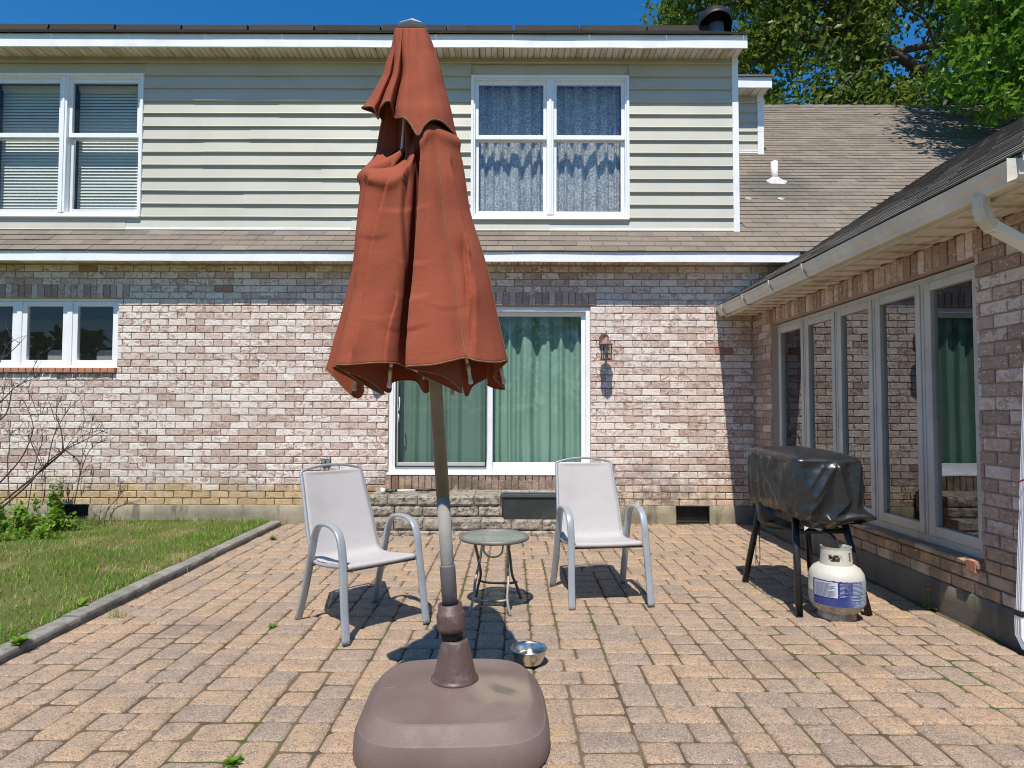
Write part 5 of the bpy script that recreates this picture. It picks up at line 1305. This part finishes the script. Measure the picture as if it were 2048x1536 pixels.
# ------------------------------------------------------------------ CHAIRS
def make_chair(label):
    e = empty('patio_chair', (0, 0, 0), label, 'chair', 'matching sling patio chairs', world=False)
    for sx in (-1, 1):
        x = .262 * sx
        path = spline([(x + .012 * sx, -.335, .0), (x + .008 * sx, -.300, .20), (x, -.265, .43), (x, -.245, .53), (x, -.205, .597), (x, -.13, .628), (x, -.04, .630), (x, .035, .612), (x, .085, .555), (x, .12, .46), (x + .004 * sx, .195, .22), (x + .012 * sx, .275, .0)], 6)
        mb = MB(); mb.tube(path, .0115, 12, wide=.0235, side=(1, 0, 0)); mb.build('leg_frame', M['chair'], e, True)
        mb = MB(); mb.tube([(x - .012 * sx, -.262, .395), (x - .035 * sx, -.262, .40)], .008, 8); mb.tube([(x - .012 * sx, .145, .375), (x - .035 * sx, .14, .375)], .008, 8); mb.build('bolt', M['chair'], e, True)
    prof = [(.385, .905), (.365, .86), (.30, .70), (.235, .545), (.195, .45), (.165, .398), (.12, .378), (.05, .376), (-.08, .388), (-.20, .404), (-.262, .408)]
    pr = spline([(0, a, b) for a, b in prof], 5)
    def hw(z, y): return lerp(.232, .215, smooth((z - .5) / .4))
    mb = MB()
    for sx in (-1, 1): mb.tube([(sx * (hw(p.z, p.y) + .006), p.y + .004, p.z - .004) for p in pr], .012, 10)
    wtop = hw(.905, 0) + .006
    mb.tube(spline([(-wtop, .389, .901), (-wtop + .02, .393, .918), (-.10, .398, .940), (0, .400, .946), (.10, .398, .940), (wtop - .02, .393, .918), (wtop, .389, .901)], 6), .0085, 10, wide=.011, side=(0, 1, 0))
    mb.build('sling_rail', M['chair'], e, True)
    for y, z in ((-.235, .385), (.14, .362)):
        mb = MB(); mb.tube([(-.25, y, z), (.25, y, z)], .0105, 8, wide=.014, side=(0, 1, 0)); mb.build('crossbar', M['bronze'], e, True)
    mb = MB(); rows = []
    for k, p in enumerate(pr):
        w = hw(p.z, p.y); row = []
        t_ = (pr[min(k + 1, len(pr) - 1)] - pr[max(k - 1, 0)]).normalized(); nn = Vector((0, -t_.z, t_.y))
        if nn.z < 0: nn = -nn
        for i in range(21):
            x = lerp(-w, w, i / 20); sag = -.010 * (1 - (x / w) ** 2) * (1 if 2 < k < len(pr) - 3 else .3) + .0015 * nz(x * 9, k * .4)
            row.append(Vector((x, p.y, p.z)) + nn * (sag + .010))
        rows.append(row)
    last = rows[-1]
    for (dy, dz) in ((-.010, -.004), (-.014, -.014), (-.008, -.022), (.004, -.024)): rows.append([Vector((q.x, q.y + dy, q.z + dz)) for q in last])
    mb.rings(rows, False); s = mb.build('sling', M['sling'], e, True); md = s.modifiers.new('cloth', 'SOLIDIFY'); md.thickness = .003
    mb = MB(); rows = []
    for k, p in enumerate(pr[:7]):
        t_ = (pr[k + 1] - pr[max(k - 1, 0)]).normalized(); nn = Vector((0, -t_.z, t_.y)); nn = nn if nn.z > 0 else -nn
        rows.append([Vector((x, p.y, p.z)) + nn * .0125 for x in (-.20, .055)])
    return e
def copy_tree(o, parent=None):
    c = o.copy(); COL.objects.link(c); c.parent = parent
    for ch in list(o.children): copy_tree(ch, c)
    return c
ch1 = make_chair('grey sling chair turned sideways on the lawn side of the umbrella pole')
ch1.location = (-.955, 4.14, 0.004); ch1.rotation_euler = (0, 0, math.atan2(.68, .733))
ch2 = copy_tree(ch1); ch2['label'] = 'grey sling chair facing the viewer in front of the planter box'
ch2.location = (.622, 4.73, 0.004); ch2.rotation_euler = (0, 0, math.atan2(.15, .985))

# ------------------------------------------------------------------ SIDE TABLE
tb = empty('side_table', (-.118, 4.43, 0), 'small round glass topped folding table between the two chairs', 'table', rotz=-.12, world=False)
Z0 = Vector((0, 0, 0))
mb = MB(); mb.lathe((0, 0, .47), [(.214, -.004), (.214, .001)], 48); mb.build('glass_top', M['tglass'], tb, off=Z0)
mb = MB(); mb.lathe((0, 0, .47), [(.208, -.010), (.230, -.016), (.236, -.012), (.237, -.002), (.233, .008), (.226, .009), (.212, .004), (.208, -.006)], 56, False, False); mb.build('rim', M['rimgrey'], tb, True, off=Z0)
for (y0_, y1_, w0_, w1_, mt, zc_) in ((-.195, .13, .115, .095, 'worn', .085), (.205, -.13, .14, .11, 'bronze', .115)):
    for sx in (-1, 1):
        mb = MB(); kk = .015 if mt == 'worn' else 0
        mb.tube(spline([(sx * (w0_ + .02), y0_, .006), (sx * (w0_ - .005), y0_ * .82, .10), (sx * (w1_ + kk), y0_ * .55, .19), (sx * w1_, lerp(y0_, y1_, .6), .32), (sx * w1_, y1_, .455)], 6), .0095, 10); mb.build('leg', M[mt], tb, True, off=Z0)
    mb = MB(); yb_ = y0_ * .83; mb.tube(spline([(-w0_, yb_, zc_ + .015), (-w0_ * .5, yb_, zc_), (w0_ * .5, yb_, zc_), (w0_, yb_, zc_ + .012)], 5), .008, 8); mb.build('stretcher', M[mt], tb, True, off=Z0)
mb = MB(); mb.tube(spline([(-.06, -.02, .455), (-.065, -.03, .38), (-.03, -.035, .345), (.02, -.035, .342), (.055, -.03, .365), (.062, -.02, .41), (.06, -.02, .455)], 6), .0065, 8); mb.build('folding_loop', M['worn'], tb, True, off=Z0)
mb = MB(); mb.lathe((0, 0, .452), [(.16, 0), (.165, .004)], 24, False, False); mb.box((-.14, -.145, .449), (.14, -.115, .462)); mb.box((-.12, .115, .449), (.12, .145, .462)); mb.build('underframe', M['bronze'], tb, off=Z0)

# ------------------------------------------------------------------ DOG BOWL
bp = onZ(1058, 1327, 0.0); bw_ = empty('pet_bowl', (bp.x, bp.y, 0), 'shiny steel pet bowl of water behind the umbrella base', 'bowl')
mb = MB(); mb.lathe((bp.x, bp.y, .003), [(.030, 0), (.062, .001), (.074, .012), (.083, .042), (.088, .070), (.094, .074), (.097, .077), (.094, .081), (.088, .078), (.084, .072), (.079, .042), (.068, .012), (.03, .008)], 48); mb.build('shell', M['steel'], bw_, True)
mb = MB(); mb.lathe((bp.x, bp.y, .048), [(.079, 0)], 40, False, True); mb.build('water', M['water'], bw_)

# ------------------------------------------------------------------ GRILL under its cover
GX0, GX1, GY0, GY1 = 1.820, 2.268, 4.195, 5.07
gr = empty('covered_grill', (2.08, 4.7, 0), 'gas grill on black legs under a crumpled black vinyl cover', 'grill')
def per(n=240):
    out = []; w, d = GX1 - GX0, GY1 - GY0; P_ = 2 * (w + d); rad = .05
    for i in range(n):
        s = P_ * i / n
        if s < w: p = (GX0 + s, GY0)
        elif s < w + d: p = (GX1, GY0 + s - w)
        elif s < 2 * w + d: p = (GX1 - (s - w - d), GY1)
        else: p = (GX0, GY1 - (s - 2 * w - d))
        x, y = p; cx = min(max(x, GX0 + rad), GX1 - rad); cy = min(max(y, GY0 + rad), GY1 - rad); dx, dy = x - cx, y - cy; l = math.hypot(dx, dy)
        nx, ny = (dx / l, dy / l) if l > 1e-6 else (0, 0)
        out.append((cx + nx * min(l, rad), cy + ny * min(l, rad), nx, ny))
    return out
FOLDS = [(.0, .02, .02, 1.0, .020, .10), (.327, .0, .145, .55, .030, .11), (.327, .0, .40, .62, .032, .09), (.51, .0, .466, .80, .022, .08), (.02, 1.0, .218, .46, .026, .10), (.145, .55, .03, .25, .018, .09), (.26, .84, .60, .88, .034, .06), (.22, .08, .09, .45, .018, .08), (.40, .62, .27, .86, .020, .07), (.545, .02, .56, .9, .018, .06), (.12, .95, .10, .60, .016, .07),
         (2.445, .10, 2.80, .80, .026, .12), (2.876, .20, 2.784, .78, .024, .10), (2.2, .02, 2.26, .95, .022, .11), (2.62, .03, 2.50, .55, .018, .10), (2.95, .02, 2.90, .95, .018, .08), (2.80, .78, 2.99, 1.0, .020, .09), (2.08, .02, 2.12, .95, .018, .09), (2.36, .02, 2.40, .70, .016, .09), (2.70, .5, 2.56, .98, .016, .08),
         (.70, .02, .74, .9, .018, .1), (.95, .02, .93, .9, .018, .1), (1.2, .02, 1.24, .9, .018, .1), (1.6, .02, 1.63, .9, .018, .1), (1.85, .02, 1.83, .9, .018, .1)]
PERIM = 2 * (GX1 - GX0 + GY1 - GY0)
def norm_s(q):
    w, d = GX1 - GX0, GY1 - GY0
    if q < .57: return q * w / .545
    if q < 1.515: return w + (q - .545) * d / .97
    if q < 2.06: return w + d + (q - 1.515) * w / .545
    return 2 * w + d + (q - 2.06) * d / .97
FOLDS = [(norm_s(a), b, norm_s(c), d, h, w * .88) for a, b, c, d, h, w in FOLDS]
def foldsum(s, t):
    m1 = m2 = 0.0; y = t * .42
    for a, b, c, d, h, w in FOLDS:
        for sh in (0, -PERIM, PERIM):
            px, py = s + sh - a, y - b * .42; dx, dy = c - a, (d - b) * .42; L2 = dx * dx + dy * dy; k = max(0, min(1, (px * dx + py * dy) / L2)); q = math.hypot(px - k * dx, py - k * dy)
            if q < w:
                m = 1.3 * h * (1 - q / w) ** 1.7 * (1 - .35 * k)
                if m > m1: m1, m2 = m, m1
                elif m > m2: m2 = m
    return m1 + .35 * m2
def per_at(q):
    q %= PERIM; w, d = GX1 - GX0, GY1 - GY0; rad = .06
    if q < w: p = (GX0 + q, GY0)
    elif q < w + d: p = (GX1, GY0 + q - w)
    elif q < 2 * w + d: p = (GX1 - (q - w - d), GY1)
    else: p = (GX0, GY1 - (q - 2 * w - d))
    x, y = p; cx = min(max(x, GX0 + rad), GX1 - rad); cy = min(max(y, GY0 + rad), GY1 - rad); dx, dy = x - cx, y - cy; l = math.hypot(dx, dy)
    nx, ny = (dx / l, dy / l) if l > 1e-6 else (0, 0)
    return cx + nx * min(l, rad), cy + ny * min(l, rad), nx, ny
NS, NZ = 420, 80; rr = random.Random(31); rings = []
for j in range(NZ + 1):
    ring = []
    for i in range(NS):
        inner = False
        q = PERIM * (i + (rr.uniform(-.38, .38) if inner else 0)) / NS; t = max(0, min(1, (j + (rr.uniform(-.38, .38) if inner else 0)) / NZ))
        x, y, nx, ny = per_at(q)
        zb = .59 + .03 * nz(x * 4, y * 4, 3) + .02 * nz(x * 12, y * 12, 1); zt = 1.0 + .022 * (y - GY0) / (GY1 - GY0)
        if ny < -.5: zb -= .03 * math.sin(PI * max(0, min(1, q / (GX1 - GX0))))
        z = lerp(zt, zb, t)
        o = (foldsum(q, t) + .0035 * nz(q * 9, t * 6) + .0016 * nz(q * 24, t * 13, 3) - .014) * smooth(t * 9)
        o += .016 * math.sin(t * PI) * (.5 + nz(x * 2, y * 2, 6)) - .04 * smooth((t - .72) / .28) * (.6 + .8 * nz(x * 3, y * 3, 2))
        flare = .09 * smooth((t - .70) / .2) * smooth((x - GX1 + .125) / .12) * smooth((4.45 - y) / .2); tuck = .05 * smooth((t - .88) / .12)
        ring.append((x + nx * (o - tuck) + flare, y + ny * (o - tuck) - flare * .3, z))
    rings.append(ring)
cx_, cy_ = (GX0 + GX1) / 2, (GY0 + GY1) / 2; top = []
for k in (0, .25, .5, .75, .93):
    top.append([(lerp(cx_, x, k if k else .02), lerp(cy_, y, k if k else .02), lerp(1.066, z + .012, k ** 2.2) + .004 * nz(x * 5 * k, y * 5 * k, 9)) for (x, y, z) in rings[0]])
mb = MB(); allr = top + rings
o_ = len(mb.v)
for r_ in allr: mb.v.extend(r_)
for j in range(len(allr) - 1):
    for i in range(NS):
        p0, p1 = j * NS + i, j * NS + (i + 1) % NS; p2, p3 = p1 + NS, p0 + NS
        if j < len(top): mb.f.append((p0, p1, p2, p3))
        else: mb.f.append((p0, p1, p2, p3))
cv = mb.build('cover', M['cover'], gr, True)
for (a, b) in (((1.858, 4.25), (1.885, 4.36)), ((1.812, 5.105), (1.88, 4.92)), ((2.32, 4.275), (2.20, 4.37)), ((2.32, 5.08), (2.20, 4.92))):
    mb = MB(); A = Vector((a[0], a[1], 0)); Bv = Vector((b[0], b[1], .66)); mb.tube([A, lerp(A, Bv, .5), Bv], .017, 10, wide=.021, side=(1, 0, 0)); mb.build('leg', M['grill'], gr, True)
mb = MB(); mb.tube([(1.88, 4.338, .525), (2.225, 4.35, .525)], .016, 8); mb.tube([(1.862, 4.965, .50), (1.88, 4.36, .53)], .012, 8); mb.tube([(2.222, 4.35, .525), (2.226, 4.96, .50)], .012, 8); mb.build('crossbar', M['grill'], gr, True)
mb = MB(); mb.lathe((2.0, 4.86, .45), [(.03, 0), (.13, .015), (.165, .06), (.17, .20)], 24); mb.build('grease_drum', M['grill'], gr, True)
mb = MB(); mb.box((1.89, 4.36, .57), (2.18, 4.92, .62)); mb.build('burner_box', M['grill'], gr)
mb = MB(); mb.tube(spline([(1.855, 4.94, .60), (1.848, 4.95, .40), (1.845, 4.955, .24), (1.865, 4.95, .165), (1.875, 4.955, .22), (1.872, 4.95, .40), (1.875, 4.94, .60)], 6), .003, 5); mb.tube(spline([(1.85, 4.97, .24), (1.838, 4.94, .16), (1.848, 4.93, .12)], 4), .003, 5); mb.build('cord', M['rubber'], cv, True)
mb = MB(); mb.tube(spline([(2.0, 4.33, .60), (2.035, 4.30, .545), (2.085, 4.27, .515), (2.108, 4.25, .475), (2.105, 4.235, .43)], 7), .008, 8); mb.build('gas_hose', M['rubber'], gr, True)
mb = MB(); mb.add([(1.985, 4.30, .575), (2.035, 4.295, .58), (2.04, 4.293, .55), (2.02, 4.29, .535), (1.975, 4.297, .555)], ((0, 1, 2, 3, 4),)); mb.add([(1.876, 4.20, .585), (1.905, 4.20, .575), (1.876, 4.20, .555)], ((0, 1, 2),)); mb.build('warning_tag', M['paper'], gr)

# ------------------------------------------------------------------ PROPANE TANK
TX, TY, TR = 2.093, 4.235, .166
tk = empty('propane_tank', (TX, TY, 0), 'white propane tank with a worn blue label beside the grill leg', 'gas tank')
mb = MB(); mb.lathe((TX, TY, 0), [(.06, .035), (.11, .042), (.140, .062), (.158, .09), (TR, .125), (TR, .175), (TR + .0015, .178), (TR, .182), (TR, .255), (.160, .288), (.140, .318), (.108, .338), (.07, .347), (.03, .350)], 64); bd = mb.build('body', M['tank'], tk, True)
mb = MB(); mb.lathe((TX, TY, 0), [(.112, .0), (.112, .034), (.104, .05), (.10, .05), (.108, .03), (.108, 0)], 48, False, False); mb.build('foot_ring', M['tank'], tk, True)
# collar with cut-outs: wall cells removed where the hand holes are
mb = MB(); na, nzc = 72, 8; zc0, zc1 = .338, .452
def hole(a, z):
    a = a % (2 * PI); u_ = (z - zc0) / (zc1 - zc0)
    def box_(c, h, z0_, z1_): return abs((a - c + PI) % (2 * PI) - PI) < h and z0_ < u_ < z1_
    return box_(math.radians(238), .44, .30, .68) or box_(math.radians(306), .20, .30, .70) or box_(math.radians(90), .6, .35, 1.1) or box_(math.radians(20), .25, .3, .7)
for i in range(na):
    for j in range(nzc):
        a0, a1 = 2 * PI * i / na, 2 * PI * (i + 1) / na; q0, q1 = lerp(zc0, zc1, j / nzc), lerp(zc0, zc1, (j + 1) / nzc)
        if hole((a0 + a1) / 2, (q0 + q1) / 2): continue
        def R_(z): return lerp(.098, .088, (z - zc0) / (zc1 - zc0)) + (.004 if z > .448 else 0)
        pts_ = []
        for dr_ in (0, -.005):
            for a, z in ((a0, q0), (a1, q0), (a1, q1), (a0, q1)): pts_.append((TX + (R_(z) + dr_) * math.cos(a), TY + (R_(z) + dr_) * math.sin(a), z))
        mb.hexa([pts_[0], pts_[1], pts_[5], pts_[4], pts_[3], pts_[2], pts_[6], pts_[7]])
mb.build('collar', M['tank'], tk)
mb = MB(); mb.lathe((TX, TY, .345), [(.022, 0), (.022, .03), (.015, .035), (.015, .06), (.026, .062), (.026, .08), (.01, .084)], 16); mb.tube([(TX, TY, .385), (TX - .045, TY - .02, .385)], .014, 12); mb.build('valve', M['bronze'], tk, True)
def lab(mb, a0, a1, z0, z1, rr_, n=40, tear=0.0):
    rows = []
    for z in (0, 1):
        rows.append([(TX + rr_ * math.cos(a), TY + rr_ * math.sin(a), lerp(z0, z1, z) + (tear * nz(a * 9, 3) * z)) for a in [lerp(a0, a1, i / n) for i in range(n + 1)]])
    mb.rings(rows, False)
dg = math.radians
mb = MB(); lab(mb, dg(192), dg(348), .106, .183, TR + .0012); lab(mb, dg(192), dg(348), .183, .262, TR + .0028, tear=.006); lb_ = mb.build('label', M['tlabel'], tk, True)
mb = MB(); lab(mb, dg(196), dg(246), .160, .255, TR + .0040, 16); mb.build('notice', M['paper'], lb_, True)
mb = MB(); rr = random.Random(5)
for k in range(13): lab(mb, dg(199), dg(199) + dg(rr.uniform(28, 44)), .165 + k * .0066, .1675 + k * .0066, TR + .0052, 10)
mb.build('notice_print', M['ink'], lb_, True)
mb = MB()
for k in range(11):
    z = .168 + k * .0078; lab(mb, dg(250), dg(250) + dg(rr.uniform(8, 17)), z, z + .003, TR + .0042, 6); lab(mb, dg(276), dg(276) + dg(rr.uniform(14, 30)), z, z + .0045, TR + .0042, 8)
for k in range(2): z = .118 + k * .02; lab(mb, dg(276), dg(276) + dg(rr.uniform(20, 30)), z + .03, z + .036, TR + .0042, 8)
mb.build('label_print', M['inkwhite'], lb_, True)

# ------------------------------------------------------------------ CAMERA, SKY, SUN
cam = bpy.data.cameras.new('camera'); co = bpy.data.objects.new('camera', cam); COL.objects.link(co)
cam.sensor_fit = 'HORIZONTAL'; cam.sensor_width = 36.0; cam.lens = 36.0 * FPX / 2048.0; cam.clip_start = .05; cam.clip_end = 2000
co.matrix_world = Matrix(((RT.x, UP.x, -FW.x, 0), (RT.y, UP.y, -FW.y, 0), (RT.z, UP.z, -FW.z, H), (0, 0, 0, 1)))
SC.camera = co
el = math.atan2(-SUN.z, math.hypot(SUN.x, SUN.y))
W = bpy.data.worlds.new('World'); SC.world = W; W.use_nodes = True; nt = W.node_tree; nt.nodes.clear()
sky = nt.nodes.new('ShaderNodeTexSky'); sky.sky_type = 'NISHITA'; sky.sun_disc = False; sky.sun_elevation = el; sky.sun_rotation = math.atan2(-SUN.x, -SUN.y)
sky.air_density = 1.0; sky.dust_density = 0.2; sky.ozone_density = 3.5; sky.altitude = 300
hs = nt.nodes.new('ShaderNodeHueSaturation'); hs.inputs['Saturation'].default_value = 1.36; hs.inputs['Value'].default_value = 1.5
bg = nt.nodes.new('ShaderNodeBackground'); bg.inputs['Strength'].default_value = .09
out = nt.nodes.new('ShaderNodeOutputWorld'); nt.links.new(sky.outputs[0], hs.inputs['Color']); nt.links.new(hs.outputs[0], bg.inputs[0]); nt.links.new(bg.outputs[0], out.inputs[0])
sl = bpy.data.lights.new('sun', 'SUN'); sl.energy = 5.0; sl.angle = math.radians(.53); sl.color = (1.0, .935, .84)
so = bpy.data.objects.new('sun', sl); COL.objects.link(so); so.rotation_euler = SUN.to_track_quat('-Z', 'Y').to_euler(); so.location = (-2, -10, 20)
SC.view_settings.view_transform = 'Standard'; SC.view_settings.look = 'None'; SC.view_settings.gamma = 1.0; SC.view_settings.use_curve_mapping = False; SC.view_settings.exposure = .16
SC.render.engine = 'CYCLES'; SC.cycles.pixel_filter_type = 'BLACKMAN_HARRIS'; SC.cycles.filter_width = 1.0
SC.cycles.max_bounces = 8; SC.cycles.transparent_max_bounces = 16; SC.cycles.use_denoising = True; SC.cycles.caustics_reflective = False; SC.cycles.caustics_refractive = False
